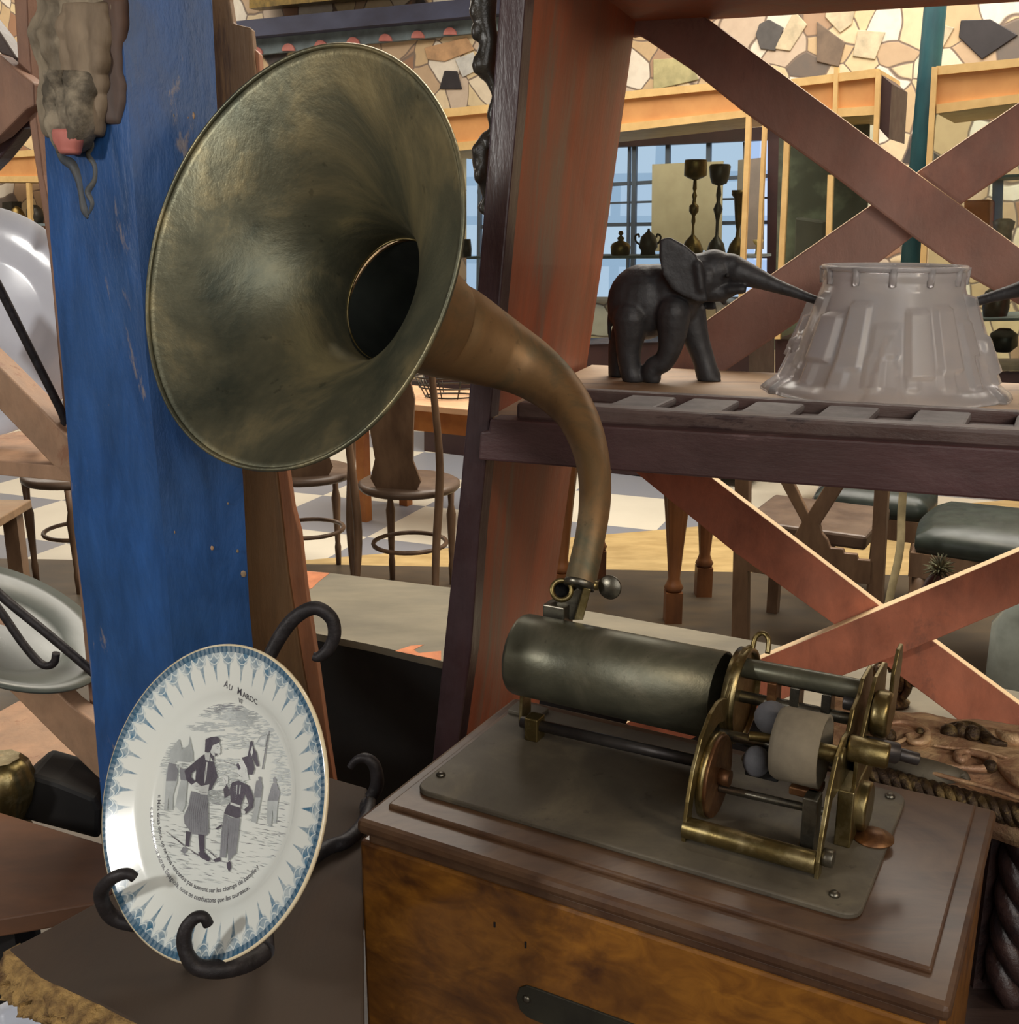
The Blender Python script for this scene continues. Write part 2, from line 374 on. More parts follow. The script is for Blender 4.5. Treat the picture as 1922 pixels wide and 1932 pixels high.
# ------------------------------------------------------------------ window behind the show cases
wd = WD - .08
ww = MB(); bgpoly(ww, [(880, 285), (1475, 255), (1475, 560), (880, 560)], wd + .03, .02)
win = ww.build('window_1', M['daylit'], kind='structure')
mm = MB()
for x0, y0, x1, y1, w in ((900, 362, 1475, 330, 7), (900, 392, 1475, 372, 4), (900, 428, 1475, 419, 7), (900, 482, 1475, 484, 7)):
    mb = mm; bgpoly(mb, [(x0, y0 - w / 2), (x1, y1 - w / 2), (x1, y1 + w / 2), (x0, y0 + w / 2)], wd, .03)
for x, w in ((1196, 8), (1186, 4), (1259, 8), (1336, 8), (905, 6), (1405, 7), (1110, 8), (1030, 8)):
    bgpoly(mm, [(x - w / 2, 268), (x + w / 2, 268), (x + w / 2 - 4, 560), (x - w / 2 - 4, 560)], wd - .01, .03)
mm.build('glazing_bars', M['mullion'], win)
fm = MB(); bgpoly(fm, [(860, 278), (1490, 236), (1490, 262), (860, 292)], wd - .04, .1); bgpoly(fm, [(1448, 240), (1492, 238), (1488, 560), (1446, 560)], wd - .04, .1)
fm.build('window_frame', M['base_brown'], win)
for nm, pts, m, lab in (('card', [(1230, 310), (1364, 304), (1360, 472), (1228, 474)], 'paper', 'beige sheet standing against the window behind the tall goblets'),
                  ('card', [(1392, 302), (1442, 297), (1440, 470), (1388, 470)], 'curtain_grey', 'grey-brown sheet at the right end of the window behind the trumpet vase')):
    tag(bgpoly(MB(), pts, WD - .22, .01).build('backing_sheet', M[m]), lab, 'sheet')
# blue-grey beam, picture and scalloped tile frieze high on the back wall
sb = MB(); bgpoly(sb, [(400, 44), (1000, -14), (1000, 20), (400, 76)], WD - .16, .14)
sb.build('trim_1', M['bluebeam'], kind='structure')
fr = MB(); bgpoly(fr, [(400, 78), (960, 22), (960, 56), (400, 112)], WD - .05, .04)
fz = fr.build('trim_2', M['tile_blue'], kind='structure')
ps = MB()
for i in range(8):
    x = 482 + i * 61; y = 104 - (x - 400) * .1
    ps.prism([BG(x + 12 * math.cos(a), y - 14 * math.sin(a) + 6, WD - .065) for a in [PI * k / 8 for k in range(9)]] , B2 * .015)
ps.build('scallops', M['pink'], fz, kind='stuff')
pr = thing('framed_picture', 'gilt-framed picture hanging above the blue-grey beam on the stone wall', 'picture', BG(640, 0, WD - .1))
bgpoly(MB(), [(478, -10), (780, -40), (780, -90), (478, -60)], WD - .12, .02).build('canvas', M['black'], pr)
q = MB(); bgpoly(q, [(470, 16), (790, -16), (790, -40), (470, -8)], WD - .2, .12); bgpoly(q, [(470, -50), (790, -90), (790, -110), (470, -70)], WD - .2, .12)
q.build('picture_frame', M['brassware'], pr)
# teal column
tp = MB(); p0, p1 = BG(1727, -60, 5.4), BG(1700, 700, 5.4); p0 = V3((p1.x, p1.y, 4.3)); pb = V3((p1.x, p1.y, 0))
def post_line(mb, xa, ya, xb, yb, wpx, d, th, ext=0):
    return bgpoly(mb, [(xa - wpx / 2, ya), (xa + wpx / 2, ya), (xb + wpx / 2, yb), (xb - wpx / 2, yb)], d, th)
r_ = 19 / FPX * fwd(p1)
tp.lathe(pb, [(r_, 0), (r_, 4.3)], UZ, 20)
tag(tp.build('iron_column', M['teal']), 'tall teal-painted iron column between the two glass show cases', 'column')

M['mottled'] = simple('reflected_green', (112, 118, 98), (70, 72, 60), 3.2, .5, lo=.42, hi=.55)  # dull green reflection of the stone wall, put into colour
# ------------------------------------------------------------------ show cases
def case(name_loc, label, val, bars, d, base=None, back=None, glass=None, shelves=(), side=None):
    r = thing('display_case', label, 'display case', name_loc, 'wooden-topped glass show cases along the back wall')
    mb = MB(); bgpoly(mb, val, d, .5); mb.build('fascia', M['valance'], r)
    n = len(val) // 2
    t1 = MB(); (xa, ya), (xb, yb) = val[0], val[1]; (xc, yc), (xd, yd) = val[2], val[3]
    h = (yd - ya)
    bgpoly(t1, [(xa, ya - 3), (xb, yb - 3), (xb, yb + .16 * (yc - yb)), (xa, ya + .16 * h)], d - .02, .54); t1.build('top_moulding', M['cream_frame'], r)
    t2 = MB(); bgpoly(t2, [(xd, yd - .2 * h), (xc, yc - .2 * (yc - yb)), (xc, yc), (xd, yd)], d - .02, .54); t2.build('bottom_moulding', M['cream_frame'], r)
    for x0, y0, x1, y1, w in bars:
        post_line(MB(), x0, y0, x1, y1, w, d - .03, .03).build('upright', M['cream_frame'], r)
    for sx0, sy0, sx1, sy1 in shelves:
        bgpoly(MB(), [(sx0, sy0 - 2), (sx1, sy1 - 2), (sx1, sy1 + 3), (sx0, sy0 + 3)], d + .02, .4).build('shelf', M['pane'] if False else M['tile_blue'], r)
    if base:
        bgpoly(MB(), base, d + .0, .5).build('base', M['base_brown'], r)
    if glass: bgpoly(MB(), glass, d - .012, .006).build('glass_pane', M['pane'], r)
    if back: bgpoly(MB(), back, d + .45, .02).build('reflection_panel', M['mottled'], r)  # added panel whose colour stands in for the reflection in the glass
    if side: bgpoly(MB(), side, d + .02, .4).build('side_panel', M['base_brown'], r)
    return r
zf = .02
case(BG(1200, 895, 5.8), 'wide glass show case with orange fascia, in front of the daylit window', [(800, 212), (1440, 150), (1440, 217), (800, 292)],
     [(1414, 150, 1394, 640, 9), (1442, 215, 1424, 640, 7)], 5.8, base=[(800, 660), (1412, 640), (1412, 905), (800, 880)],
     glass=[(800, 290), (1412, 217), (1400, 640), (800, 660)], shelves=[(880, 486, 1415, 484)])
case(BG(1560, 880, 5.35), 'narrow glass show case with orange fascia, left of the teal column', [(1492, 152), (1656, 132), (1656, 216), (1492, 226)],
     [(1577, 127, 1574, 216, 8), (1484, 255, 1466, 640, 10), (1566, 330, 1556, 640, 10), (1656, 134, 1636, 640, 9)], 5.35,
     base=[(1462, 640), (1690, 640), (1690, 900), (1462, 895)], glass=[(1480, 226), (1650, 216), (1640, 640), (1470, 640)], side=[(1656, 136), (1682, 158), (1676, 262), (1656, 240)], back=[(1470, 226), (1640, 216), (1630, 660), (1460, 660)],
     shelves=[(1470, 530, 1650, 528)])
case(BG(1850, 880, 5.0), 'glass show case with orange fascia at right, behind the raised brace', [(1766, 128), (2010, 104), (2010, 182), (1766, 214)],
     [(1763, 126, 1732, 640, 11)], 5.0, base=[(1735, 700), (2010, 700), (2010, 930), (1735, 920)], glass=[(1765, 214), (2010, 182), (2010, 700), (1740, 700)],
     shelves=[(1745, 336, 2010, 328), (1740, 606, 2010, 600)])
case(BG(30, 700, 7.0 - .3), 'glass show case with orange fascia at far left, beyond the blue post', [(-120, 300), (90, 283), (90, 344), (-120, 342)],
     [(52, 345, 62, 560, 6)], 6.5, base=[(-120, 560), (150, 560), (150, 700), (-120, 700)], shelves=[(-120, 425, 120, 423)])
# dark hanging inside of the cases (panel painted as reflection)
def lathe_px(name, cx, prof, d, m, label, cat, group=None, n=20):
    """prof: (y pixel, half width px) top to bottom; a turned vessel standing on its shelf"""
    yb = prof[-1][0]; b = BG(cx, yb, d); k = fwd(b) / FPX
    pf = [(max(w * k, .0006), (yb - y) * k * 1.0) for y, w in prof][::-1]
    if pf[0][0] > .001: pf = [(.0, 0)] + pf
    pf = pf + [(.0, pf[-1][1])]
    o = MB().lathe(b, pf, UZ, n).build(name, m); return tag(o, label, cat, group)
gp = None
lathe_px('goblet', 1305, [(310, 20), (316, 21), (338, 21), (343, 12), (346, 3), (362, 4), (366, 2), (374, 5), (380, 3), (388, 4), (392, 9), (402, 9), (410, 3), (420, 4), (428, 2), (444, 3), (456, 14), (470, 20), (484, 22)], 5.95, M['brassware'], 'tall brass goblet with a knopped stem, in front of the beige sheet', 'goblet')
lathe_px('goblet', 1350, [(318, 17), (322, 20), (340, 18), (352, 14), (356, 3), (372, 5), (384, 3), (398, 9), (410, 5), (420, 3), (446, 3), (460, 14), (484, 20)], 6.15, M['darkware'], 'dark goblet standing just right of the tall brass goblet', 'goblet')
lathe_px('trumpet_vase', 1389, [(364, 15), (372, 15), (378, 10), (400, 8), (420, 6), (436, 3), (448, 4), (462, 14), (484, 20)], 5.95, M['brassware'], 'brass trumpet-mouthed vase beside the cream upright of the show case', 'vase')
lathe_px('incense_burner', 1170, [(437, 3), (442, 5), (446, 2), (450, 7), (455, 5), (460, 16), (466, 19), (478, 18), (484, 15)], 5.95, M['brassware'], 'squat brass burner with a finial, nearest the orange panel', 'burner')
ib = lathe_px('sugar_bowl', 1222, [(433, 2), (438, 3), (443, 9), (448, 14), (456, 16), (466, 18), (474, 13), (484, 15)], 5.95, M['darkware'], 'dark lidded bowl with scroll handles between the burner and the tall goblet', 'bowl')
for sg in (-1, 1):
    hb = MB()
    pts = [BG(1222 + sg * x, y, 6.0) for x, y in ((14, 462), (22, 456), (24, 446), (18, 442), (16, 448))]
    hb.tube(pts, .006, 8)
    hb.build('handle', M['darkware'], ib)
lathe_px('dish', 1428, [(453, 10), (458, 9), (464, 3), (484, 5)], 6.0, simple('yellow_dish', (236, 214, 140), None, 8, .4), 'small bright yellow dish seen between the two cream uprights', 'dish')
lathe_px('jar', 1888, [(414, 10), (420, 20), (432, 18), (436, 16), (452, 17), (470, 14)], 5.2, simple('striped_jar', (170, 156, 140), (70, 56, 50), 10, .4), 'small dark jar with a pale lid behind the right end of the raised brace', 'jar')
tag(bgpoly(MB(), [(1818, 378), (1868, 376), (1866, 430), (1818, 432)], 5.2, .2).build('box', simple('orange_box', (196, 112, 44), (170, 90, 36), 6, .5), bev=.01), 'bright orange box on the shelf of the right show case', 'box')
tag(bgpoly(MB(), [(1872, 336), (1892, 335), (1890, 425), (1870, 425)], 5.38, .02).build('card', simple('pale_blue_card', (190, 200, 224), None, 5, .6)), 'pale blue card standing behind the orange box', 'card')
lathe_px('jug', 1876, [(545, 14), (552, 22), (580, 24), (600, 20)], 5.15, M['darkware'], 'dark metal jug below the trunk reaching in from the right', 'jug')
lathe_px('pot', 1890, [(620, 10), (630, 24), (652, 26), (664, 14)], 5.1, M['darkware'], 'dark round pot low in the right show case', 'pot')
tag(bgpoly(MB(), [(1500, 410), (1556, 418), (1548, 528), (1496, 528)], 5.6, .15).build('tin', M['case_dark'], bev=.01), 'dull grey-green tin inside the narrow show case', 'tin')
lathe_px('vase', 1605, [(455, 8), (462, 16), (490, 22), (515, 18), (528, 12)], 5.5, simple('pale_vase', (170, 160, 128), (120, 120, 96), 8, .4), 'pale rounded vase in the narrow show case', 'vase')
lathe_px('bell', 35, [(390, 2), (396, 9), (404, 13), (418, 15), (424, 16)], 6.55, M['brassware'], 'round brass bell on the shelf in the far left show case', 'bell')
tag(bgpoly(MB(), [(4, 382), (22, 380), (22, 424), (4, 424)], 6.55, .1).build('tin', M['darkware']), 'dark square tin left of the brass bell', 'tin')
lathe_px('pot', 68, [(388, 6), (396, 14), (410, 16), (424, 12)], 6.55, M['darkware'], 'dark pot against the blue post edge, right of the brass bell', 'pot')
lathe_px('bottle', 880, [(452, 8), (470, 10), (486, 9)], 5.95, M['darkware'], 'dark jar seen in the gap between horn rim and dark stile', 'jar')

# ------------------------------------------------------------------ chairs and tables in the room behind
def make_chair(label):
    r = thing('bentwood_chair', label, 'chair', (0, 0, 0), 'bentwood chairs behind the horn')
    R = .2
    MB().lathe((0, 0, .43), [(0, 0), (R - .01, 0), (R, .01), (R, .025), (R - .015, .034), (0, .03)], UZ, 32).build('seat', M['chair_seat'], r)
    for s in (-1, 1):
        MB().tube([(s * .165, -.21, 0), (s * .158, -.16, .24), (s * .17, -.15, .44), (s * .178, -.165, .62), (s * .17, -.23, .98)], [.013, .016, .017, .015, .013], 10).build('back_post', M['chair'], r)
        MB().lathe((s * .13, .13, 0), [(.011, 0), (.014, .08), (.011, .1), (.017, .24), (.02, .3), (.012, .34), (.016, .43)], UZ, 12).build('leg', M['chair'], r)
    sp = [(-.075, .45), (.075, .45), (.1, .5), (.075, .58), (.085, .7), (.1, .82), (.08, .93), (-.08, .93), (-.1, .82), (-.085, .7), (-.075, .58), (-.1, .5)]
    MB().prism([(x, -.15 - (z - .45) * .15, z) for x, z in sp], (0, .012, 0)).build('splat', M['chair'], r)
    MB().tube([(.17, -.23, .97), (.1, -.24, .99), (0, -.245, 1.0), (-.1, -.24, .99), (-.17, -.23, .97)], .02, 10).build('top_rail', M['chair'], r)
    MB().tube([(.145 * math.cos(t), .145 * math.sin(t) - .01, .21) for t in [2 * PI * k / 16 for k in range(16)]], .009, 8, close=True, sub=2).build('ring_stretcher', M['chair'], r)
    return r
def copy_tree(o, parent=None):
    c = o.copy(); COL.objects.link(c); c.parent = parent
    for ch in list(o.children): copy_tree(ch, c)
    return c
def floor_pt(x, y): return at_z(x, y, 0)
def seat_pt(x, y): return at_z(x, y, .45)
ch = make_chair('brown wooden chair with a solid back splat, directly below the horn bell')
p = seat_pt(772, 912); ch.location = (p.x, p.y, 0); ch.rotation_euler = (0, 0, math.radians(-14))
c2 = copy_tree(ch); p = seat_pt(590, 890); c2.location = (p.x - .03, p.y, 0); c2.rotation_euler = (0, 0, math.radians(14)); c2['label'] = 'darker brown wooden chair half hidden beside the tall brown board, left of the splat-back chair'
c3 = copy_tree(ch); p = seat_pt(70, 935); c3.location = (p.x, p.y + .35, 0); c3.rotation_euler = (0, 0, math.radians(150)); c3['label'] = 'dark wooden chair deep in shadow at far left behind the left rack shelf'
# low table with pinkish top
tb = thing('low_table', 'low orange-brown table with a pale pink top behind the splat-back chair', 'table', (.0, 0, 0)); pc = at_z(850, 752, .62); tb.location = (pc.x, pc.y, 0)
MB().box((pc.x, pc.y, .61), 1.0, .5, .03, (B1, B2, UZ)).build('table_top', M['pinktop'], tb, bev=.004)
MB().box((pc.x, pc.y, .545), .92, .44, .1, (B1, B2, UZ)).build('apron', M['oakedge'], tb)
for a in (-1, 1):
    for b in (-1, 1):
        q = V3((pc.x, pc.y, 0)) + B1 * a * .4 + B2 * b * .18
        MB().box((q.x, q.y, .25), .05, .05, .5, (B1, B2, UZ)).build('leg', M['cream_frame'] if a > 0 else M['oakedge'], tb)
bk = thing('wire_basket', 'open wire basket standing on the pale pink table top', 'basket', (pc.x, pc.y, .625))
for k, (rr, hh) in enumerate(((.12, .004), (.15, .05), (.17, .1))):
    MB().tube([(pc.x + rr * math.cos(t), pc.y + rr * .7 * math.sin(t), .629 + hh) for t in [2 * PI * i / 16 for i in range(16)]], .004, 6, close=True, sub=2).build('wire_ring', M['darkware'], bk)
rb = MB()
for i in range(10):
    t = 2 * PI * i / 10; rb.tube([(pc.x + .12 * math.cos(t), pc.y + .084 * math.sin(t), .629), (pc.x + .17 * math.cos(t), pc.y + .12 * math.sin(t), .73)], .003, 5, sub=1)
rb.build('wire_ribs', M['darkware'], bk)
# dining table with turned legs (top hidden behind the shelf beam)
p1 = floor_pt(1268, 1172); dt = thing('dining_table', 'brown table on fluted turned legs, top hidden behind the shelf', 'table', (p1.x, p1.y, 0))
def turned(q):
    fl_ = lambda r, h, t, j: r * (1 + (.07 * math.cos(10 * t) if .2 < h < .66 else 0))
    mb = MB(); mb.box((q.x, q.y, .06), .062, .062, .12); mb.lathe((q.x, q.y, 0), [(.028, .12), (.036, .135), (.028, .15), (.022, .17), (.03, .3), (.04, .42), (.052, .56), (.055, .62), (.04, .68), (.045, .74)], UZ, 40, rf=fl_)
    return mb
X1 = B1; Y1 = B2
for i, j in ((0, 0), (0, 1), (-1, 0), (-1, 1)):
    q = p1 + X1 * (.46 * i) + Y1 * (.34 * j); turned(q).build('leg', M['table_leg'], dt)
ctr = p1 - X1 * .23 + Y1 * .17
MB().box((ctr.x, ctr.y, .755), .6, .46, .03, (B1, B2, UZ)).build('table_top', M['table_leg'], dt, bev=.004)
# chair with x-shaped fretted back
p1 = floor_pt(1392, 1235); xc = thing('x_back_chair', 'dark wooden chair with a V-shaped stepped fret back, behind the crossed lower braces', 'chair', (p1.x, p1.y, 0))
d0 = p1.dot(B2)
zc = lambda pts, th, nm, m: bgpoly(MB(), pts, d0, th).build(nm, m, xc, bev=.003)
zc([(1386, 880), (1412, 880), (1408, 1238), (1378, 1238)], .04, 'leg', M['chair'])
zc([(1650, 900), (1676, 900), (1660, 1185), (1634, 1180)], .04, 'leg', M['chair'])
zc([(1455, 880), (1482, 880), (1524, 968), (1566, 900), (1600, 905), (1546, 990), (1550, 1006), (1560, 1018), (1566, 1034), (1590, 1036), (1592, 1044), (1616, 1046), (1618, 1056), (1648, 1058), (1648, 1104), (1500, 1090), (1500, 1060), (1498, 1010), (1512, 985)], .02, 'fret_back', M['chair'])
zc([(1406, 1052), (1500, 1070), (1500, 1094), (1406, 1078)], .03, 'rail', M['chair'])
q = BG(1530, 1120, d0 + .3); MB().box((q.x, q.y, .43), .42, .42, .05, (B1, B2, UZ)).build('seat', M['chair_seat'], xc, bev=.01)
for s in (-1, 1):
    qq = V3((q.x, q.y, 0)) + B1 * s * .18 + B2 * .18
    MB().box((qq.x, qq.y, .2), .04, .04, .4, (B1, B2, UZ)).build('leg', M['chair'], xc)
q = V3((q.x, q.y, 0))
# padded stools
def stool(px, py, z, w, d, m, label, yaw=0):
    p = at_z(px, py, z); r = thing('padded_stool', label, 'stool', (p.x, p.y, 0), 'dark padded stools at right')
    mb = MB(); pf = [(.0, 0), (.98, 0), (1.0, .25), (.99, .6), (.85, .9), (.5, 1.0), (0, 1.02)]
    sq = lambda rr, h, t, j: rr / max(abs(math.cos(t)), abs(math.sin(t))) ** .8
    mb.lathe((0, 0, 0), [(a * .5, b * .09) for a, b in pf], UZ, 48, rf=sq)
    for v in mb.v: vv = B1 * v.x * w + B2 * v.y * d; v.x, v.y, v.z = vv.x + p.x, vv.y + p.y, v.z + z - .09
    mb.build('cushion', m, r)
    MB().box((p.x, p.y, z - .13), w * .96, d * .96, .08, (B1, B2, UZ)).build('seat_rail', M['chair'], r)
    for a in (-1, 1):
        for b in (-1, 1):
            q = V3((p.x, p.y, 0)) + B1 * a * (w * .43) + B2 * b * (d * .43)
            MB().lathe((q.x, q.y, 0), [(.02, 0), (.028, .05), (.018, .1), (.03, .25), (.026, z - .17)], UZ, 12).build('leg', M['chair'], r)
    return r
stool(1950, 985, .5, .70, .5, M['green_leather'], 'large stool with a dark green padded top, right edge, above the lower brace')
stool(1655, 915, .46, .44, .32, M['green_leather'], 'dark padded stool just below the shelf beam, behind the V-back chair')
# pale cane leaning behind the braces
a = BG(1703, 930, 3.3); b = BG(1676, 1140, 3.2); b2 = b + (b - a).normalized() * .25
tag(MB().tube([a + UZ * .5, a, (a + b) / 2 + B1 * .012, b, V3((b2.x, b2.y, max(0, b2.z)))], .012, 10).build('walking_cane', M['straw']), 'pale bent cane hanging down behind the crossing of the lower braces', 'cane')
# feather duster
fd = thing('feather_duster', 'bushy dark feather duster poking up behind the right lower brace', 'duster', at_z(1690, 1275, CAMZ - .75))
rnd = random.Random(3); mb = MB(); c0 = at_y(1772, 1078, 1.76)
for i in range(90):
    d = V3((rnd.gauss(0, 1), rnd.gauss(0, 1), rnd.gauss(.5, 1))).normalized(); L = rnd.uniform(.02, .034)
    mb.tube([c0, c0 + d * L * .6 + V3((0, 0, .003)), c0 + d * L], [.0022, .0015, .0003], 4, sub=1)
mb.build('feathers', simple('feather_grey', (110, 112, 84), (58, 58, 46), 40, .9), fd)
MB().tube([c0 + V3((0, 0, -.008)), at_y(1752, 1106, 1.76), at_y(1722, 1160, 1.75), at_z(1690, 1275, CAMZ - .745)], [.014, .01, .006, .006], 10).build('handle', M['base_brown'], fd)
# glass jar on the floor far right
g = floor_pt(1905, 1330); lz = [(0, 0), (.07, 0), (.08, .02), (.08, .26), (.055, .3), (.06, .36)]
tag(MB().lathe((g.x, g.y, 0), lz, UZ, 24).build('glass_jar', simple('grey_green_glass', (150, 158, 152), None, 6, .2)), 'grey-green glass jar standing in the shadow under the green stool', 'jar')
# table behind the left rack
p1 = at_z(-140, 1040, .5); lt = thing('side_table', 'brown side table corner at the left edge behind the tilted plate', 'table', (p1.x, p1.y, 0))
q = p1 + V3((-.25, .3, 0)); MB().box((q.x, q.y, .49), .62, .6, .03, (V3((1, 0, 0)), V3((0, 1, 0)), UZ)).build('table_top', M['shelf'], lt, bev=.004)
for a in (-1, 1):
    for b in (-1, 1): MB().box((q.x + a * .26, q.y + b * .25, .237), .05, .05, .475).build('leg', M['chair'], lt)
# ------------------------------------------------------------------ orange rack
RA = math.radians(-19.0)
E1 = V3((math.cos(RA), math.sin(RA), 0)); E2 = V3((-math.sin(RA), math.cos(RA), 0)); RO = V3((-.023, 1.15, 0))
def RK(x, y, d): return on_plane(x, y, RO + E2 * d, E2)
def rk(pts, d, th, mb=None): return (mb or MB()).prism([RK(x, y, d) for x, y in pts], E2 * th)
SZ = CAMZ - .205; BD = .48
rack = thing('shelf_rack', 'open timber rack with orange side panel, dark front edge and crossed braces, holding the elephants', 'rack', RO)
rk([(946, -60), (942, 0), (927, 200), (904, 500), (886, 723), (866, 941), (836, 1231), (812, 1470), (780, 1800), (826, 1800), (855, 1470), (888, 1231), (904, 999), (921, 819), (949, 500), (976, 200), (990, 0), (994, -60)], 0, .03).build('stile', M['stile'], rack, bev=.002)
fr_, bk_ = [(994, -60), (990, 0), (949, 500), (921, 819), (904, 999), (888, 1231), (855, 1470), (826, 1800)], [(1212, -60), (1204, 0), (1135, 500), (1087, 819), (1062, 999), (1030, 1231), (998, 1470), (960, 1800)]
mb = MB(); F = [RK(x, y, .012) for x, y in fr_]; K = [RK(x, y, BD) for x, y in bk_]; n = len(F)
vs = F + K + [p - E1 * .018 for p in F] + [p - E1 * .018 for p in K]
fs = [(i, i + 1, n + i + 1, n + i) for i in range(n - 1)] + [(2 * n + i, 3 * n + i, 3 * n + i + 1, 2 * n + i + 1) for i in range(n - 1)]
fs += [(n + i, n + i + 1, 3 * n + i + 1, 3 * n + i) for i in range(n - 1)] + [(i, 2 * n + i, 2 * n + i + 1, i + 1) for i in range(n - 1)]
mb.add(vs, fs).build('side_panel', M['orange'], rack)
# right-hand side of the rack outside the frame
MB().box(RO + E1 * 1.12 + E2 * BD / 2 + UZ * .85, .02, BD, 1.7, (E1, E2, UZ)).build('side_panel', M['orange'], rack)
MB().box(RO + E1 * 1.12 + UZ * .85, .05, .03, 1.7, (E1, E2, UZ)).build('stile', M['stile'], rack)
rk([(923, 791), (1500, 825), (2260, 868), (2260, 975), (1922, 947), (1100, 884), (902, 868), (905, 815), (921, 813)], -.012, .034).build('beam', M['beam'], rack, bev=.0025)
MB().box(RO + E1 * .55 + E2 * BD / 2 + UZ * (SZ - .008), 1.12, BD - .02, .016, (E1, E2, UZ)).build('shelf_board', M['shelf'], rack)
zt = RK(1200, 40, BD).z
MB().box(RO + E1 * .53 + E2 * BD / 2 + UZ * (zt + .015), 1.14, BD + .04, .03, (E1, E2, UZ)).build('top_board', M['orange'], rack)
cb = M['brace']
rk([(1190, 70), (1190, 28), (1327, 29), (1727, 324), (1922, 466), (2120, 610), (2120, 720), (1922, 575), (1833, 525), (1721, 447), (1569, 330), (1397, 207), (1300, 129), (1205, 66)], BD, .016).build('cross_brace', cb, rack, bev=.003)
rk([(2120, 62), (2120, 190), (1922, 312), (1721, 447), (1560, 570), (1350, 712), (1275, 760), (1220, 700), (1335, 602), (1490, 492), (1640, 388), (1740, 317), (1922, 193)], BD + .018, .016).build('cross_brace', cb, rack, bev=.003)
cb = painted('brace_orange', (206, 122, 90), (140, 92, 74), (184, 122, 98), worn_at=.68, dust_at=.6, rough=.6, sc=10, streak=.5, edge=.1, lit_top=(214, 186, 146))
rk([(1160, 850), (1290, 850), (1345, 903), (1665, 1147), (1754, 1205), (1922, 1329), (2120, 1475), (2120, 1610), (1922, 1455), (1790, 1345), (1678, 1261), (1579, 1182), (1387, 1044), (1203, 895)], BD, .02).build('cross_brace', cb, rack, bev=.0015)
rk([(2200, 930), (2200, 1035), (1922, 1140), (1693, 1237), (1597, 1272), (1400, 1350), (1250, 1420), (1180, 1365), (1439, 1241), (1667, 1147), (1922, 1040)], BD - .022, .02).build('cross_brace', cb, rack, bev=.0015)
# notched dark ladder rail lying on the shelf front
lad = thing('slatted_rail', 'dark ladder-like rail with grey cross blocks lying along the shelf front', 'rail', RO + E1 * .1 + E2 * .03 + UZ * SZ)
def RB(a0, a1, b0, b1, z0, z1, mb=None): return (mb or MB()).box(RO + E1 * (a0 + a1) / 2 + E2 * (b0 + b1) / 2 + UZ * (z0 + z1) / 2, a1 - a0, b1 - b0, z1 - z0, (E1, E2, UZ))
def ab(x, y, z):
    p = at_z(x, y, z) - RO; return p.dot(E1), p.dot(E2)
zr = SZ + .018
RB(.03, 1.09, .004, .030, SZ, zr).build('front_rail', M['rail'], lad, bev=.004)
RB(.03, 1.09, .118, .132, SZ, zr).build('back_rail', M['rail'], lad, bev=.003)
RB(.03, 1.09, .03, .118, SZ, SZ + .006).build('floor_strip', M['rail'], lad)
for x in (1186, 1316, 1446, 1590, 1758, 1935):
    a, b = ab(x, 760, zr); 
    mb = MB(); w = .026
    mb.prism([RO + E1 * (a - w) + E2 * .03 + UZ * (SZ + .006), RO + E1 * (a + w) + E2 * .03 + UZ * (SZ + .006), RO + E1 * (a + w + .012) + E2 * .118 + UZ * (SZ + .006), RO + E1 * (a - w + .012) + E2 * .118 + UZ * (SZ + .006)], UZ * .009)
    mb.build('cross_block', M['block'], lad, bev=.003)
# dark carved ornament behind the stile
orn = MB(); 
def blob(name, parts, m, parent=None, vox=.003, sm=6, **kw):
    """parts: MB of overlapping closed shapes -> one continuous smooth skin"""
    o = parts.build(name, m, parent, **kw)
    r = o.modifiers.new('r', 'REMESH'); r.mode = 'VOXEL'; r.voxel_size = vox; r.use_smooth_shade = True
    s = o.modifiers.new('s', 'SMOOTH'); s.factor = .5; s.iterations = sm
    dg = bpy.context.evaluated_depsgraph_get(); me = bpy.data.meshes.new_from_object(o.evaluated_get(dg))
    o.modifiers.clear(); me.materials.clear(); me.materials.append(m); o.data = me
    me.polygons.foreach_set('use_smooth', [True] * len(me.polygons)); return o
mb = MB(); D = .05
chain = [(915, -60, 24), (912, 0, 26), (914, 40, 22), (922, 75, 18), (918, 105, 20), (916, 130, 20), (926, 150, 12), (936, 180, 8)]
chain2 = [(936, 180, 8), (930, 215, 12), (930, 245, 8), (918, 262, 14), (908, 290, 18), (910, 320, 17), (915, 350, 12), (916, 375, 7), (908, 392, 8), (918, 400, 8), (930, 410, 5)]
for chn in (chain, chain2):
    P = [RK(x, y, D) for x, y, w in chn]; mb.tube(P, [w / FPX * fwd(q) for (x, y, w), q in zip(chn, P)], 14)
for x, y, w in ((895, 20, 10), (897, 60, 9), (900, 122, 10), (897, 285, 8), (902, 330, 9), (925, 272, 6)):
    mb.sphere(RK(x, y, D - .008), w / FPX * 1.2, 12, (1, 1, 1.8))
o = blob('carved_ornament', mb, simple('ebonised_carving', (40, 38, 34), (62, 56, 48), 40, .3, bs=.5), vox=.0022, sm=4)
tag(o, 'glossy black scroll-carved ornament sticking out behind the dark front edge of the rack', 'ornament')

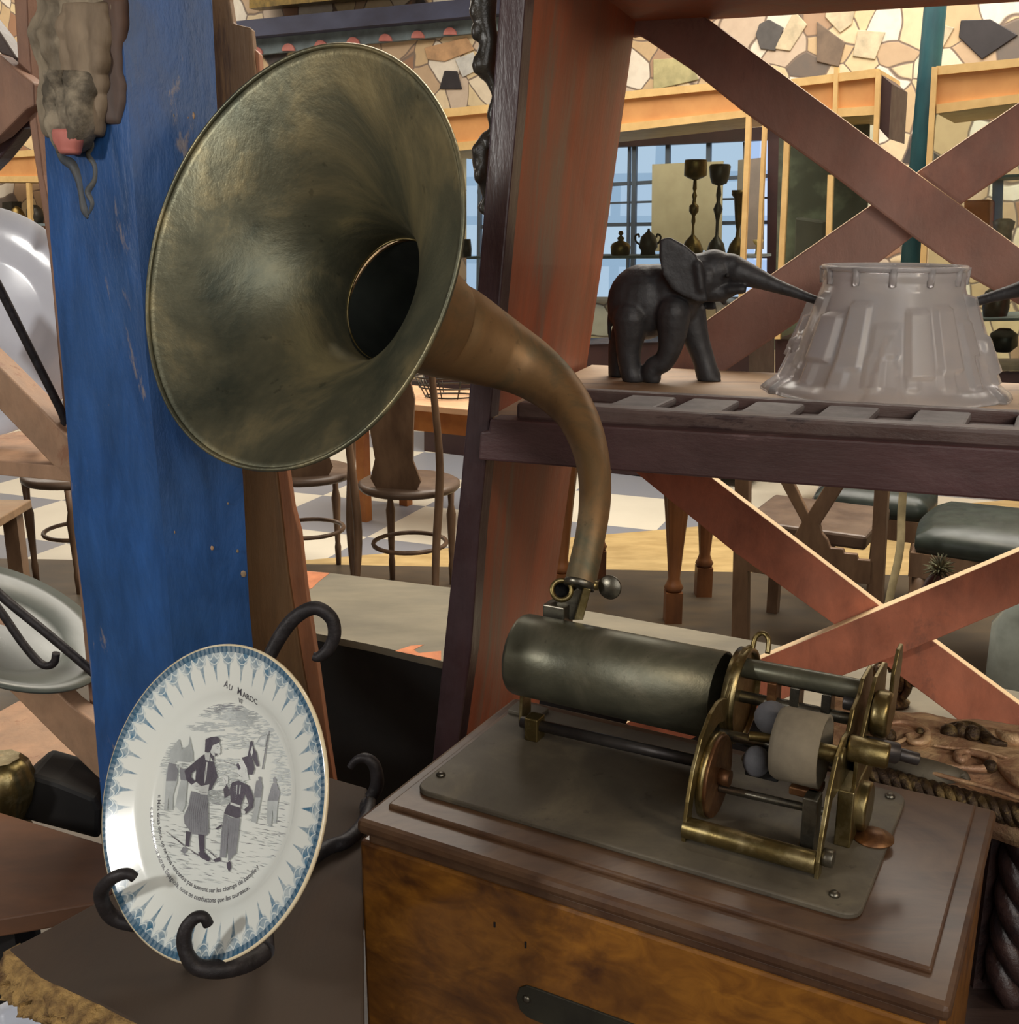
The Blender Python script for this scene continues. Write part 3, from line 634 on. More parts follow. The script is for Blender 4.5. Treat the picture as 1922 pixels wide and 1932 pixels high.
# ------------------------------------------------------------------ elephants
EP = at_z(1255, 718, SZ)
def EL(x, y, off=0.0):
    return on_plane(x, y, EP + E2 * off, E2)
mb = MB()
def cap(pts, off):
    """pts (x,y,half width px[,extra offset])"""
    P = []; R = []
    for q in pts:
        o = off + (q[3] if len(q) > 3 else 0); p = EL(q[0], q[1], o); P.append(p); R.append(q[2] / FPX * fwd(p))
    mb.tube(P, R, 16, sub=4)
    mb.sphere(P[0], R[0] * .98, 14); mb.sphere(P[-1], R[-1] * .98, 14)
k = 1.39 / FPX
ax = (E1, E2, UZ)
mb.sphere(EL(1213, 570), 74 * k, 24, (.95, .72, .98), ax)       # rump / belly
mb.sphere(EL(1188, 578), 48 * k, 20, (.92, .85, 1.1), ax)
mb.sphere(EL(1262, 562), 64 * k, 24, (.92, .72, 1.0), ax)       # chest
mb.sphere(EL(1240, 545), 56 * k, 20, (1.2, .7, .85), ax)
cap([(1290, 535, 50), (1325, 522, 46)], 0)                          # neck
mb.sphere(EL(1345, 510), 42 * k, 20, (1.0, .8, .92), ax)        # skull
mb.sphere(EL(1375, 500), 30 * k, 20, (1.0, .8, .72), ax)
cap([(1330, 548, 22), (1360, 552, 17), (1385, 545, 12)], -.006)   # jaw
cap([(1362, 556, 10), (1366, 572, 5)], 0)
cap([(1390, 512, 27), (1425, 524, 20), (1460, 538, 14), (1500, 552, 10.5), (1535, 565, 8.5), (1552, 569, 8), (1562, 562, 6.5)], 0)  # trunk
cap([(1375, 548, 9), (1400, 546, 9)], -.012)
# legs
cap([(1190, 600, 36), (1188, 640, 28), (1186, 670, 23), (1190, 700, 21), (1195, 712, 22)], -.022)
cap([(1195, 600, 34), (1172, 645, 24), (1166, 680, 19), (1168, 706, 21)], .022)
cap([(1270, 590, 34), (1268, 630, 28), (1262, 662, 22), (1250, 684, 20), (1235, 690, 19), (1228, 704, 19), (1232, 713, 16)], -.024)
cap([(1300, 590, 32), (1312, 635, 25), (1326, 675, 21), (1334, 704, 22), (1338, 712, 23)], .02)
cap([(1338, 716, 14), (1352, 719, 9)], .014)
cap([(1160, 560, 8), (1150, 600, 5), (1150, 640, 3.5)], 0)        # tail
# ear (near side) as a thick curled flap
ear = [(1243, 452), (1262, 447), (1290, 462), (1312, 480), (1322, 505), (1322, 532), (1332, 552), (1334, 570), (1318, 571), (1290, 560), (1266, 546), (1250, 520), (1242, 485)]
er = [EL(x, y, -.05 + .014 * ((x - 1243) / 90)) for x, y in ear]
mb.prism(er, E2 * .0075)
er2 = [EL(x + 16, y + 14, .045 - .012 * ((x - 1243) / 90)) for x, y in ear]; mb.prism(er2, E2 * .0075)
cap([(1316, 500, 11), (1322, 545, 9)], -.036); cap([(1335, 505, 10), (1340, 545, 9)], .03)
minz = min(v.z for v in mb.v)
elr = thing('elephant_figurine', 'dark elephant figurine with raised ears on the shelf, left of the frosted glass bowl', 'figurine', V3((EP.x, EP.y, SZ)), 'elephant figurines flanking the glass bowl')
elr.rotation_euler = (0, 0, 0)
body = blob('body', mb, M['eleph'], elr, vox=.0021, sm=5)
dz = SZ - min((v.co.z for v in body.data.vertices)) - 0
zz = min(v.co.z for v in body.data.vertices)
for v in body.data.vertices:                         # flatten the soles on the shelf
    if v.co.z < .003: v.co.z = max(v.co.z, .0005)
ey = MB(); ey.sphere(EL(1372, 520, -.024), .0032, 10); ey.build('eye', M['black'], elr)
# glass shade
GC = RO + E1 * 0; q = at_z(1672, 0, SZ)
t_ = .27; GC = V3((EP.x, EP.y, SZ)) + E1 * .273; 
def grf(r, h, t, j):
    H = h / .15
    if H > .86:
        return r * (1 + .012 * math.cos(12 * t))
    s = 0
    a = (t * 18 / (2 * PI)) % 1; kk = int(t * 18 / (2 * PI)) % 18
    top = (.72, .62, .78, .66, .74, .6, .7)[kk % 7]; bot = (.26, .34, .22, .3, .26, .36, .2)[kk % 7]
    if bot < H < top and .12 < a < .86: s += .0072 + .003 * ((kk * 5) % 3 - 1)
    if H <= bot and .05 < a < .5 and H > .12: s += .005
    if H < .13: s += .003 * abs(math.sin(6 * t))
    a2 = (t * 5 / (2 * PI)) % 1
    if H < .5 and abs(a2 - .5) < .14 * (1 - H * 1.6): s += .006
    return r + s
prof = []
for i in range(46):
    h = i / 45 * .15; H = h / .15
    if H < .1: r = .141 - .015 * (H / .1) ** 2
    elif H < .84: r = .126 - .043 * ((H - .1) / .74) ** .9 
    else: r = .083 - .004 * (H - .84) / .16 + (.0025 if H > .93 else 0)
    prof.append((r, h))
inner = [(r - .006, h) for r, h in prof][::-1]
g = MB().lathe(GC, prof + inner, UZ, 224, rf=lambda r, h, t, j: grf(r, h, t, j) if j < 46 else r, closed=True)
gl = thing('pressed_glass_bowl', 'frosted pressed-glass bowl with stepped panels standing upside down between the elephants', 'glass bowl', GC)
g.build('bowl_body', M['glass'], gl)
rb = MB()
for k in range(12):
    t = 2 * PI * k / 12; d = E1 * math.cos(t) + E2 * math.sin(t)
    rb.tube([GC + d * .081 + UZ * .131, GC + d * .0825 + UZ * .151], .0046, 10, sub=1)
rb.lathe(GC + UZ * .15, [(.078, -.003), (.083, -.004), (.086, -.001), (.084, .0025), (.079, .0025)], UZ, 96, closed=True)
rb.build('beaded_rim', M['glass'], gl)
# second elephant: turned half round about the shade
e2 = copy_tree(elr); cx = GC * 2 - V3((EP.x, EP.y, SZ)); e2.location = (cx.x, cx.y, SZ); e2.rotation_euler = (0, 0, PI)
e2['label'] = 'dark elephant figurine at the right edge, only its trunk reaching in to the glass bowl'

# ------------------------------------------------------------------ bench behind
bz = CAMZ - .75
bench = thing('bench', 'long bench with a torn dusty grey top and black side, behind the rack', 'bench', at_z(900, 1200, bz))
bp = [(572, 1076), (640, 1083), (845, 1108), (1110, 1153), (1450, 1214), (1700, 1262), (2000, 1320), (2000, 1395), (1640, 1375), (1240, 1318), (830, 1247), (700, 1216), (585, 1193)]
MB().prism([at_z(x, y, bz) for x, y in bp], (0, 0, -.014)).build('bench_top', M['bench'], bench)
f1, f2 = at_z(588, 1194, bz - .014), at_z(1640, 1375, bz - .014); lo = .014
fd_ = (f2 - f1).normalized(); fn = V3((-fd_.y, fd_.x, 0)); fn = fn if fn.y > 0 else -fn
for off in (0.004,):
    MB().prism([f1 + fn * off, f2 + fn * off, V3((f2.x, f2.y, .02)) + fn * off, V3((f1.x, f1.y, .02)) + fn * off], fn * .26).build('side_panel', M['black'], bench)
for pts in ([(574, 1077), (622, 1081), (600, 1098), (588, 1110), (580, 1112)], [(745, 1228), (775, 1218), (800, 1216), (780, 1226), (790, 1232), (832, 1228), (832, 1246)]):
    MB().prism([at_z(x, y, bz + .0006) for x, y in pts], (0, 0, -.0004)).build('torn_patch', M['torn'], bench)
# coiled brass ornament on the bench
oc = at_z(1684, 1328, bz); orr = thing('coil_ornament', 'small gilt coil ornament standing on the grey bench, beside the brass works', 'ornament', oc)
mb = MB(); vd = (CAM - oc).normalized(); sx = V3((0, 0, 1)).cross(vd).normalized()
P = []
for i in range(40):
    t = i / 39 * 2 * PI * 2.3; r = (.036 - .02 * i / 39) ; P.append(at_y(1684, 1288, oc.y) + sx * r * math.cos(t) * .95 + UZ * r * math.sin(t) * 1.15 + V3((0, .012 * i / 39, 0)))
mb.tube(P, .0062, 10, sub=2).build('coil', M['gilt_dark'], orr)
MB().lathe(oc, [(.024, 0), (.026, .006), (.012, .012), (.008, .02), (.0, .02)], UZ, 20).build('foot', M['gilt_dark'], orr)
for (x, y) in ((1660, 1262), (1678, 1250), (1694, 1262)): MB().sphere(at_y(x, y, oc.y), .008, 10).build('bead', M['gilt_dark'], orr)

# ------------------------------------------------------------------ support table
TZ = CAMZ - .68
tab = thing('display_table', 'dark table carrying the phonograph and the plate board', 'table', (0.1, .6, 0))
MB().box((.24, .60, TZ - .02), 1.26, .68, .04).build('table_top', M['darkwood'], tab, bev=.004)
for a in (-.34, .82):
    for b in (.3, .88): MB().box((a, b, (TZ - .04) / 2), .06, .06, TZ - .04).build('leg', M['darkwood'], tab)

# ------------------------------------------------------------------ carved gilded frame at right
GZ = CAMZ - .462
cf = thing('gilded_picture_frame', 'carved gilt frame with scrolls and rope beading lying behind the phonograph at right', 'frame', at_z(1800, 1450, GZ - .05))
gp_ = [(1560, 1310), (1636, 1333), (1790, 1352), (1922, 1366), (2120, 1392), (2120, 1640), (1922, 1560), (1870, 1525), (1760, 1488), (1640, 1448), (1560, 1420)]
mb = MB()
# rounded moulding: loft between back edge and front edge with a raised profile
back = [(1560, 1312), (1640, 1334), (1720, 1345), (1800, 1354), (1880, 1362), (1960, 1372), (2120, 1394)]
front = [(1560, 1428), (1640, 1452), (1720, 1474), (1800, 1496), (1880, 1520), (1960, 1548), (2120, 1612)]
rows = []
for i in range(40):
    t = i / 39; f = t * (len(back) - 1); a = min(int(f), len(back) - 2); u = f - a
    bx, by = [back[a][j] * (1 - u) + back[a + 1][j] * u for j in (0, 1)]; fx, fy = [front[a][j] * (1 - u) + front[a + 1][j] * u for j in (0, 1)]
    Pb, Pf = at_z(bx, by, GZ), at_z(fx, fy, GZ); row = []
    for j in range(15):
        s = j / 14; h = .012 * math.sin(PI * min(1, s * 1.15)) ** .8 if s < .87 else 0
        h += .003 * math.sin(s * 9 * PI) * (s > .2) + .004 * noise.noise(V3((t * 9, s * 3, 0)))
        row.append(Pb.lerp(Pf, s) + UZ * h)
    rows.append([Pb - UZ * .03] + row + [Pf - UZ * .03])
vs = [p for r in rows for p in r]; m_ = 17
fs = [(i * m_ + j, (i + 1) * m_ + j, (i + 1) * m_ + (j + 1) % m_, i * m_ + (j + 1) % m_) for i in range(39) for j in range(m_)]
fs += [tuple(range(m_)), tuple(range(39 * m_ + m_ - 1, 39 * m_ - 1, -1))]
mb.add(vs, fs, True).build('moulding', M['gold'], cf)
def gt(pts, r, m='gold', h=.012, name='scroll'):
    return MB().tube([at_z(x, y, GZ + h) for x, y in pts], r, 8).build(name, M[m], cf)
gt([(1745, 1432), (1790, 1445), (1835, 1450), (1865, 1448), (1872, 1434), (1850, 1424), (1822, 1418), (1806, 1424), (1812, 1434), (1828, 1426)], [.001, .002, .003, .004, .004, .0035, .003, .004, .004, .002])
gt([(1640, 1412), (1670, 1408), (1700, 1398), (1715, 1388)], [.001, .002, .002, .001]); gt([(1760, 1406), (1800, 1412), (1850, 1416), (1900, 1430)], [.001, .002, .002, .001])
gt([(1780, 1378), (1800, 1372), (1830, 1372), (1850, 1382), (1870, 1398), (1900, 1405)], [.003, .005, .006, .006, .005, .002], 'gilt_dark', .014)
gt([(1668, 1366), (1700, 1362), (1730, 1370), (1748, 1384), (1742, 1398), (1722, 1400), (1712, 1390), (1722, 1384)], [.001, .003, .004, .0045, .004, .003, .003, .002])
gt([(1880, 1440), (1900, 1460), (1922, 1476), (1960, 1490)], [.002, .004, .005, .004]); gt([(1700, 1436), (1740, 1452), (1800, 1470), (1870, 1488), (1940, 1512), (2000, 1530)], [.002] * 6, h=.010, name='groove_line')
gt([(1880, 1380), (1900, 1392), (1922, 1396), (1950, 1390)], [.003, .006, .007, .005])
for x, y, r in ((1668, 1378, .006), (1676, 1388, .007), (1664, 1394, .005), (1735, 1380, .004), (1868, 1446, .006), (1790, 1382, .008), (1812, 1378, .008), (1834, 1384, .008)):
    MB().sphere(at_z(x, y, GZ + .014), r, 12).build('boss', M['gilt_dark'], cf)
gt([(1640, 1424), (1700, 1444), (1760, 1462), (1812, 1468), (1818, 1474)], [.003, .011, .013, .008, .003], 'bed', .004, 'leaf')
rope = MB(); P0 = [at_z(1560 + 380 * i / 60 * 1.4, 1440 + 96 * i / 60 * 1.52 - (0 if i < 30 else 0), GZ - .004) for i in range(61)]
for s in (0, 1, 2):
    rope.tube([p + (E2 * math.cos(i * .9 + s * 2.09) + UZ * math.sin(i * .9 + s * 2.09)) * .0055 for i, p in enumerate(P0)], .0052, 8, sub=2)
rope.build('rope_beading', M['gilt_dark'], cf)
# upright dark carved end of the frame
vb = MB(); q0 = at_z(1900, 1575, CAMZ - .50)
for s in (0, 1, 2):
    vb.tube([V3((q0.x + .03 + .011 * math.cos(i * .55 + s * 2.09), q0.y + .02 + .011 * math.sin(i * .55 + s * 2.09), CAMZ - .495 - i * .0088)) for i in range(21)], .0115, 10, sub=2)
vb.box((q0.x + .05, q0.y + .05, CAMZ - .59), .09, .03, .18)
vb.build('carved_upright', simple('dark_carving', (66, 46, 42), (40, 30, 32), 40, .4, bs=.8), cf)
for sx in (-.03, .34):
    p = at_z(1700, 1400, GZ) + E1 * (sx + .02); MB().box((p.x, p.y, (GZ - .03 + TZ) / 2), .03, .05, GZ - .03 - TZ).build('prop', M['black'], cf)
# ------------------------------------------------------------------ phonograph
LZ = CAMZ - .42
U = V3((.875475, -.483263, 0)); VV = V3((.483263, .875475, 0)); OF = V3((-.111976, .706503, LZ)); PX3 = (U, VV, UZ)
def PH(u, v, h=0): return OF + U * u + VV * v + UZ * h
def PB(u0, u1, v0, v1, h0, h1, mb=None): return (mb or MB()).box(PH((u0 + u1) / 2, (v0 + v1) / 2, (h0 + h1) / 2), u1 - u0, v1 - v0, h1 - h0, PX3)
ph = thing('phonograph', 'antique cylinder phonograph in a wooden case with a large brass horn', 'phonograph', PH(.2, .12, -.26))
W_, D_ = .4065, .24
def lidmold(ins, h0, h1, rr):
    return PB(-ins, W_ + ins, -ins, D_ + ins, h0, h1)
case_ = PB(-.001, W_ - .003, .005, D_ - .004, -.26, -.02).build('case', M['case_front'], ph, bev=.003)
case_.rotation_euler = (0, 0, 0)
PB(.0, W_, .0, D_, -.012, 0).build('lid', M['lid'], ph, bev=.004)
PB(.006, W_ - .006, .006, D_ - .006, -.022, -.012).build('lid_moulding', M['lid'], ph, bev=.003)
PB(.012, W_ - .014, .024, D_ - .008, -.001, .0035).build('lid_panel', M['lid'], ph, bev=.0016)
PB(-.004, W_ + .004, -.004, D_ + .004, -.2595, -.245).build('base_moulding', M['lid'], ph, bev=.004)
# dark lid hardware on the front: plate with screw
npl = MB(); z0 = .0036
pts = [(.131, -.104), (.1335, -.095), (.139, -.091), (.150, -.0905), (.26, -.0905), (.266, -.094), (.27, -.104), (.266, -.114), (.26, -.117), (.148, -.117), (.14, -.1165), (.134, -.113)]
npl.prism([PH(u, z0, h) for u, h in pts], VV * .0018).build('name_plate', simple('dark_nameplate', (58, 56, 46), (44, 42, 36), 20, .5, metal=.4), ph, bev=.0006)
MB().sphere(PH(.1395, z0 - .0005, -.1015), .003, 12, (1, .6, 1), PX3).build('screw', M['steel'], ph)
for u, h in ((.113, -.05), (.138, -.057), (.06, -.045)):
    pass
PB(.1128, .1142, .0044, .0052, -.054, -.050).build('nail_hole', M['black'], ph); PB(.1372, .1386, .0044, .0052, -.062, -.057).build('nail_hole', M['black'], ph)
# bedplate with rounded corners
def rrect(u0, u1, v0, v1, r, n=6):
    o = []
    for cu, cv, a0 in ((u1 - r, v1 - r, 0), (u0 + r, v1 - r, 90), (u0 + r, v0 + r, 180), (u1 - r, v0 + r, 270)):
        for k in range(n + 1):
            a = math.radians(a0 + 90 * k / n); o.append((cu + r * math.cos(a), cv + r * math.sin(a)))
    return o
out = rrect(.020, .3465, .046, .216, .012)
MB().prism([PH(u, v, .0035) for u, v in out], UZ * .0045).build('bedplate', M['bed'], ph, bev=.0012)
lug = [(.318, .047), (.322, .042), (.332, .040), (.3425, .043), (.346, .05), (.344, .06), (.33, .06), (.32, .056)]
BP = .008
for u, v in ((.028, .072), (.328, .062), (.336, .205), (.045, .208)):
    MB().lathe(PH(u, v, BP), [(.0036, 0), (.0036, .0012), (.002, .0028), (0, .003)], UZ, 14).build('screw', M['steel'], ph)
# mandrel drum
DV, DH, DR = .192, .066, .0345
dm = MB(); dprof = [(.001, 0), (DR - .004, .0), (DR - .001, .001), (DR, .004), (DR, .176), (DR - .0012, .176), (DR - .0012, .01), (.001, .008)]
dm.lathe(PH(.032, DV, DH), dprof, U, 72).build('drum', M['drum'], ph)
# drum supports and rods
MB().prism([PH(.037, DV - .012, BP), PH(.037, DV + .006, BP), PH(.037, DV + .006, .05), PH(.037, DV - .008, .05)], U * .003).build('support_bracket', M['brass'], ph, bev=.0006)
MB().cyl(PH(.05, DV - .03, .02), PH(.215, DV - .028, .022), .0048, 16).build('feed_rod', M['black_rod'], ph)
PB(.056, .068, DV - .037, DV - .023, BP, .028).build('rod_bearing', M['brass'], ph, bev=.001)
PB(.02, .05, DV - .0, DV + .02, BP, BP + .004).build('foot_pad', M['bed'], ph, bev=.001)
# left frame plate (u = .222): rises from a narrow foot to a ring round the drum end
LU = .2215
pl = [(.074, BP - .001), (.082, BP - .001), (.086, .02), (.088, .034), (.1, .058), (.118, .068), (.136, .07), (.150, .066), (.162, .05), (.176, .036), (.194, .03), (.214, .036), (.228, .054), (.232, .072), (.226, .092), (.212, .104), (.196, .107), (.178, .102), (.164, .09), (.156, .082), (.146, .086), (.134, .088), (.118, .085), (.1, .074), (.086, .056), (.078, .036), (.074, .02)]
MB().prism([PH(LU, v, h) for v, h in pl], U * .003).build('frame_plate', M['brass'], ph, bev=.0007)
MB().lathe(PH(LU - .004, DV + .003, .069), [(.0335, 0), (.0365, 0), (.0365, .010), (.0335, .010)], U, 56, closed=True).build('collar_ring', M['brass'], ph)
MB().cyl(PH(LU + .006, .122, .037), PH(LU + .010, .122, .037), .030, 48, .001).build('gear_disc', M['copper'], ph)
MB().lathe(PH(LU + .0045, .122, .037), [(.0285, -.002), (.031, -.002), (.031, .003), (.0285, .003)], U, 48, closed=True).build('disc_rim', M['brass'], ph)
MB().cyl(PH(LU + .008, .122, .037), PH(LU + .018, .122, .037), .006, 16).build('disc_hub', M['copper'], ph)
# right frame plate(s)
RU = .312
pr_ = [(.074, BP - .001), (.083, BP - .001), (.086, .03), (.1, .052), (.118, .05), (.132, .048), (.15, .03), (.2, .03), (.206, .05), (.212, .075), (.212, .1), (.206, .108), (.178, .108), (.17, .1), (.15, .096), (.14, .084), (.126, .086), (.108, .08), (.09, .06), (.079, .036), (.074, .02)]
MB().prism([PH(RU, v, h) for v, h in pr_], U * .003).build('frame_plate', M['brass'], ph, bev=.0007)
pr2 = [(.13, .046), (.20, .046), (.216, .08), (.216, .108), (.206, .112), (.176, .112), (.15, .09), (.13, .07)]
MB().prism([PH(RU + .009, v, h) for v, h in pr2], U * .0028).build('back_frame_plate', M['brass'], ph, bev=.0006)
MB().prism([PH(RU + .018, v, h) for v, h in [(.19, .07), (.21, .07), (.222, .11), (.218, .124), (.205, .124), (.192, .11)]], U * .0028).build('lever_plate', M['brass'], ph, bev=.0006)
def rod(u0, v0, h0, u1, v1, h1, r, nm, m, b=0.0006, n=20): return MB().cyl(PH(u0, v0, h0), PH(u1, v1, h1), r, n, b).build(nm, M[m], ph)
rod(LU, .192, .093, RU, .192, .0935, .0075, 'spacer_rod', 'drum')
rod(LU, .188, .071, RU, .188, .071, .0045, 'spacer_rod', 'steel')
rod(LU, .205, .083, RU, .205, .083, .004, 'spacer_rod', 'black_rod')
rod(LU, .079, .0165, RU, .079, .0165, .0075, 'spacer_rod', 'brass')
rod(LU + .01, .122, .028, RU - .006, .122, .03, .003, 'spindle', 'steel')
rod(LU, .15, .056, RU, .15, .056, .004, 'spacer_rod', 'steel')
rod(LU + .008, .17, .045, RU, .17, .045, .005, 'spacer_rod', 'black_rod')
for u in (.245, .262, .285): PB(u, u + .007, .184, .2, .055, .088).build('clamp_block', M['steel' if u > .25 else 'copper'], ph, bev=.0008)
rod(RU - .012, .19, .083, RU, .19, .083, .006, 'bush', 'black_rod')
# governor weights
MB().sphere(PH(.2585, .15, .077), .0122, 20).build('governor_weight', M['fluff'], ph); MB().sphere(PH(.2545, .132, .050), .0098, 20, (1, 1, 1.15)).build('governor_weight', M['fluff'], ph)
rod(.246, .14, .064, .275, .146, .066, .0035, 'governor_spindle', 'brass')
rod(.246, .15, .077, .272, .15, .077, .002, 'governor_spring', 'steel'); rod(.244, .132, .05, .272, .132, .05, .002, 'governor_spring', 'steel')
PB(.246, .27, .134, .15, .036, .042).build('brake_arm', M['black'], ph, bev=.001)
# spring barrel (rounded left end, open at right)
bl = [(.0, 0), (.018, 0), (.0235, .0015), (.0252, .005), (.0252, .0335), (.0222, .0335), (.0222, .008), (0, .006)]
bo = MB().lathe(PH(.2695, .122, .074), bl, U, 40, rf=lambda r, h, t, j: r).build('spring_barrel', M['leather'], ph)
rod(.272, .122, .074, RU + .004, .122, .074, .006, 'barrel_arbor', 'brass')
PB(.284, .304, .108, .128, .044, .05).build('barrel_bracket', M['copper'], ph, bev=.001)
PB(.296, .306, .098, .112, BP, .05).build('small_post', M['steel'], ph, bev=.001)
# right side knobs
rod(RU + .012, .170, .088, RU + .024, .170, .088, .0165, 'knob', 'brass', .003, 28)
rod(RU + .003, .135, .075, RU + .030, .138, .073, .009, 'boss', 'brass', .002)
rod(RU + .012, .15, .071, RU + .032, .16, .066, .0075, 'crank_socket', 'black_rod', .001)
rod(RU + .03, .16, .066, RU + .045, .166, .062, .0045, 'crank_stub', 'black_rod')
rod(RU + .004, .15, .026, RU + .019, .15, .026, .0175, 'gear_drum', 'brass', .002, 32)
MB().lathe(PH(RU + .024, .142, BP), [(.014, 0), (.014, .001), (.009, .0025), (.007, .005), (0, .005)], UZ, 24).build('base_washer', M['copper'], ph)
rod(RU + .003, .083, .02, RU + .01, .083, .02, .006, 'nut', 'steel')
PB(RU - .004, RU + .012, .15, .19, .032, .05).build('frame_foot', M['brass'], ph, bev=.001)
PB(RU + .002, RU + .013, .12, .165, BP, .05).build('frame_foot', M['brass'], ph, bev=.001)
mb = MB(); mb.tube([PH(.225, .21, .1), PH(.226, .214, .11), PH(.231, .216, .1135), PH(.236, .214, .11), PH(.237, .21, .1)], .002, 8); mb.build('hinge_loop', M['brass'], ph)
# carriage arm that carries the horn
CB = PH(.0845, .222, .118)
PB(.046, .066, .206, .224, .085, .108).build('carriage_arm', M['steel'], ph, bev=.001)
r0 = PH(.0602, .215, .121)
MB().lathe(r0 - UZ * .001 + V3((0, .009, -.004)), [(.0065, 0), (.0098, 0), (.0102, .006), (.0098, .016), (.0065, .016)], V3((-.1, -1, .45)), 28, closed=True).build('ring_socket', M['brass'], ph)
MB().lathe(r0 + V3((0, .0095, -.0044)), [(0, 0), (.0064, 0)], V3((-.1, -1, .45)), 20).build('socket_bore', M['black'], ph)
def qd(pix, Y, th, nm, m): return MB().prism([at_y(x, y, Y) for x, y in pix], V3((0, th, 0))).build(nm, m, ph, bev=.0006)
HY = CB.y
qd([(1044, 1170), (1052, 1130), (1062, 1136), (1088, 1110), (1110, 1114), (1098, 1170)], HY + .004, .008, 'arm_plate', M['steel'])
qd([(1083, 1170), (1102, 1108), (1115, 1112), (1100, 1170)], HY - .006, .006, 'arm_strip', M['brass'])
a = at_y(1110, 1104, HY); b = at_y(1128, 1105, HY)
MB().cyl(a, b, .0042, 14).build('thumb_screw', M['brass'], ph)
tsc = at_y(1150, 1108, HY - .002); ts = MB(); tn = V3((-.42, -.88, .12)).normalized()
ts.lathe(tsc - tn * .0012, [(0, 0), (.0095, 0), (.0103, .0012), (.0095, .0024), (0, .0024)], tn, 28)
ts.build('thumb_disc', M['steel'], ph)

# horn -------------------------------------------------------------
HC = V3((-.1702, .8607, CAMZ - .0281)); HN = V3((-.5495, -.777, .3075)).normalized(); HR = .165
THR, TL = .055, .130
root_h = MB(); pf = []
for i in range(41):
    s = 1 - i / 40.0; r = THR + (HR - THR) * (1 - s) ** 2.35; pf.append((r, -TL * s))
inn = pf; outp = [(r + .0012, h - .0016) for r, h in pf][::-1]
def dent(r, h, t, j):
    s = 1 + h / TL
    return r * (1 + .006 * s * math.sin(2 * t + .6) + .003 * s * math.sin(5 * t + 1.3))
bell = MB().lathe(HC, inn + outp, HN, 128, closed=True, rf=lambda r, h, t, j: dent(r, h, t, j)).build('horn_bell', M['horn_in'], ph)
hb_ = MB(); e = V3((1, 0, 0)); aa = (e - HN * e.dot(HN)).normalized(); bb = HN.cross(aa)
hb_.tube([HC + (aa * math.cos(t) + bb * math.sin(t)) * dent(HR, 0, t, 0) for t in [2 * PI * k / 96 for k in range(96)]], .0019, 8, close=True, sub=1)
hb_.build('rolled_rim', M['horn_in'], bell)
hb_ = MB(); hb_.tube([HC - HN * (TL - .001) + (aa * math.cos(t) + bb * math.sin(t)) * (THR - .0003) for t in [2 * PI * k / 64 for k in range(64)]], .0011, 8, close=True, sub=1)
hb_.build('throat_ring', M['brass'], bell)
cen = [(828, 616, 96, 1.004), (868, 632, 88, 1.014), (915, 653, 76, 1.022), (960, 674, 65, 1.026), (1003, 698, 56.5, 1.022), (1046, 732, 48, 1.006), (1083, 776, 40, .982), (1107, 828, 35, .955), (1120, 885, 31.5, .926), (1122, 945, 30, .903), (1114, 1008, 28.5, .883), (1099, 1080, 29.5, .868), (1092, 1106, 29, .862)]
P = [HC - HN * (TL - .002), HC - HN * (TL + .03)]; R = [THR + .0022, THR - .002]
for x, y, w, Y in cen:
    if Y < .0: continue
    q = at_y(x, y, Y); P.append(q); R.append(w / FPX * fwd(q))
P[1] = P[0].lerp(P[2], .45); R[1] = R[0] * .55 + R[2] * .45
MB().tube(P, R, 48, caps=False, sub=7).build('horn_neck', M['horn_out'], ph)
MB().tube(P[:9], [r - .0022 for r in R[:9]], 40, caps=False, sub=7).build('throat_shade', simple('bore_shade', (34, 38, 32), (22, 24, 22), 20, .6), ph)  # added dark inner tube; its colour stands in for shade in the throat
q = P[-1]; dn = (P[-1] - P[-2]).normalized()
MB().lathe(q - dn * .004, [(R[-1] + .0003, 0), (R[-1] + .0006, .0008), (R[-1] + .0006, .005), (R[-1] * .8, .0058), (0, .0058)], dn, 32).build('neck_ferrule', M['steel'], ph)

# ------------------------------------------------------------------ board, added crate
BZ = CAMZ - .486
bo = thing('wooden_board', 'thick brown board with a broken rough front edge under the patterned plate', 'board', at_z(400, 1800, BZ - .03))
pt = [(15, 1790), (60, 1768), (180, 1703), (400, 1582), (604, 1461), (693, 1486)]
P = [at_z(x, y, BZ) for x, y in pt + [(684, 1560), (684, 1700), (686, 1932), (688, 2140), (520, 2060), (420, 2010), (330, 1966), (258, 1932), (199, 1902), (150, 1878), (77, 1845), (45, 1818)]]

MB().prism(P, UZ * -.022).build('board_top', M['board'], bo, bev=.002)
# splintered front edge
F = [at_z(x, y, BZ) for x, y in ((15, 1790), (45, 1818), (77, 1845), (150, 1878), (199, 1902), (258, 1932), (330, 1966), (420, 2010), (520, 2060))]
nf = 90; rows = 12; vs = []
for i in range(nf + 1):
    t = i / nf * (len(F) - 1); a = min(int(t), len(F) - 2); p = F[a].lerp(F[a + 1], t - a)
    for j in range(rows + 1):
        s = j / rows; nz = noise.noise(V3((i * .22, j * .5, 1.7))) * .5 + noise.noise(V3((i * .7, j * 1.1, 4))) * .35
        outw = (.004 + .010 * math.sin(PI * min(s * 1.1, 1))) * (1 + 1.2 * nz) + (.004 if s > .6 else 0) * (1 - i / nf)
        dd = V3((-.42, -.9, 0)) * outw; vs.append(p + dd - UZ * (s * .030 * (1 + .25 * noise.noise(V3((i * .3, 0, 0))))))
    vs.append(p - UZ * .028 + V3((.42, .9, 0)) * .01); vs.append(p - UZ * .002 + V3((.42, .9, 0)) * .01)
m_ = rows + 3
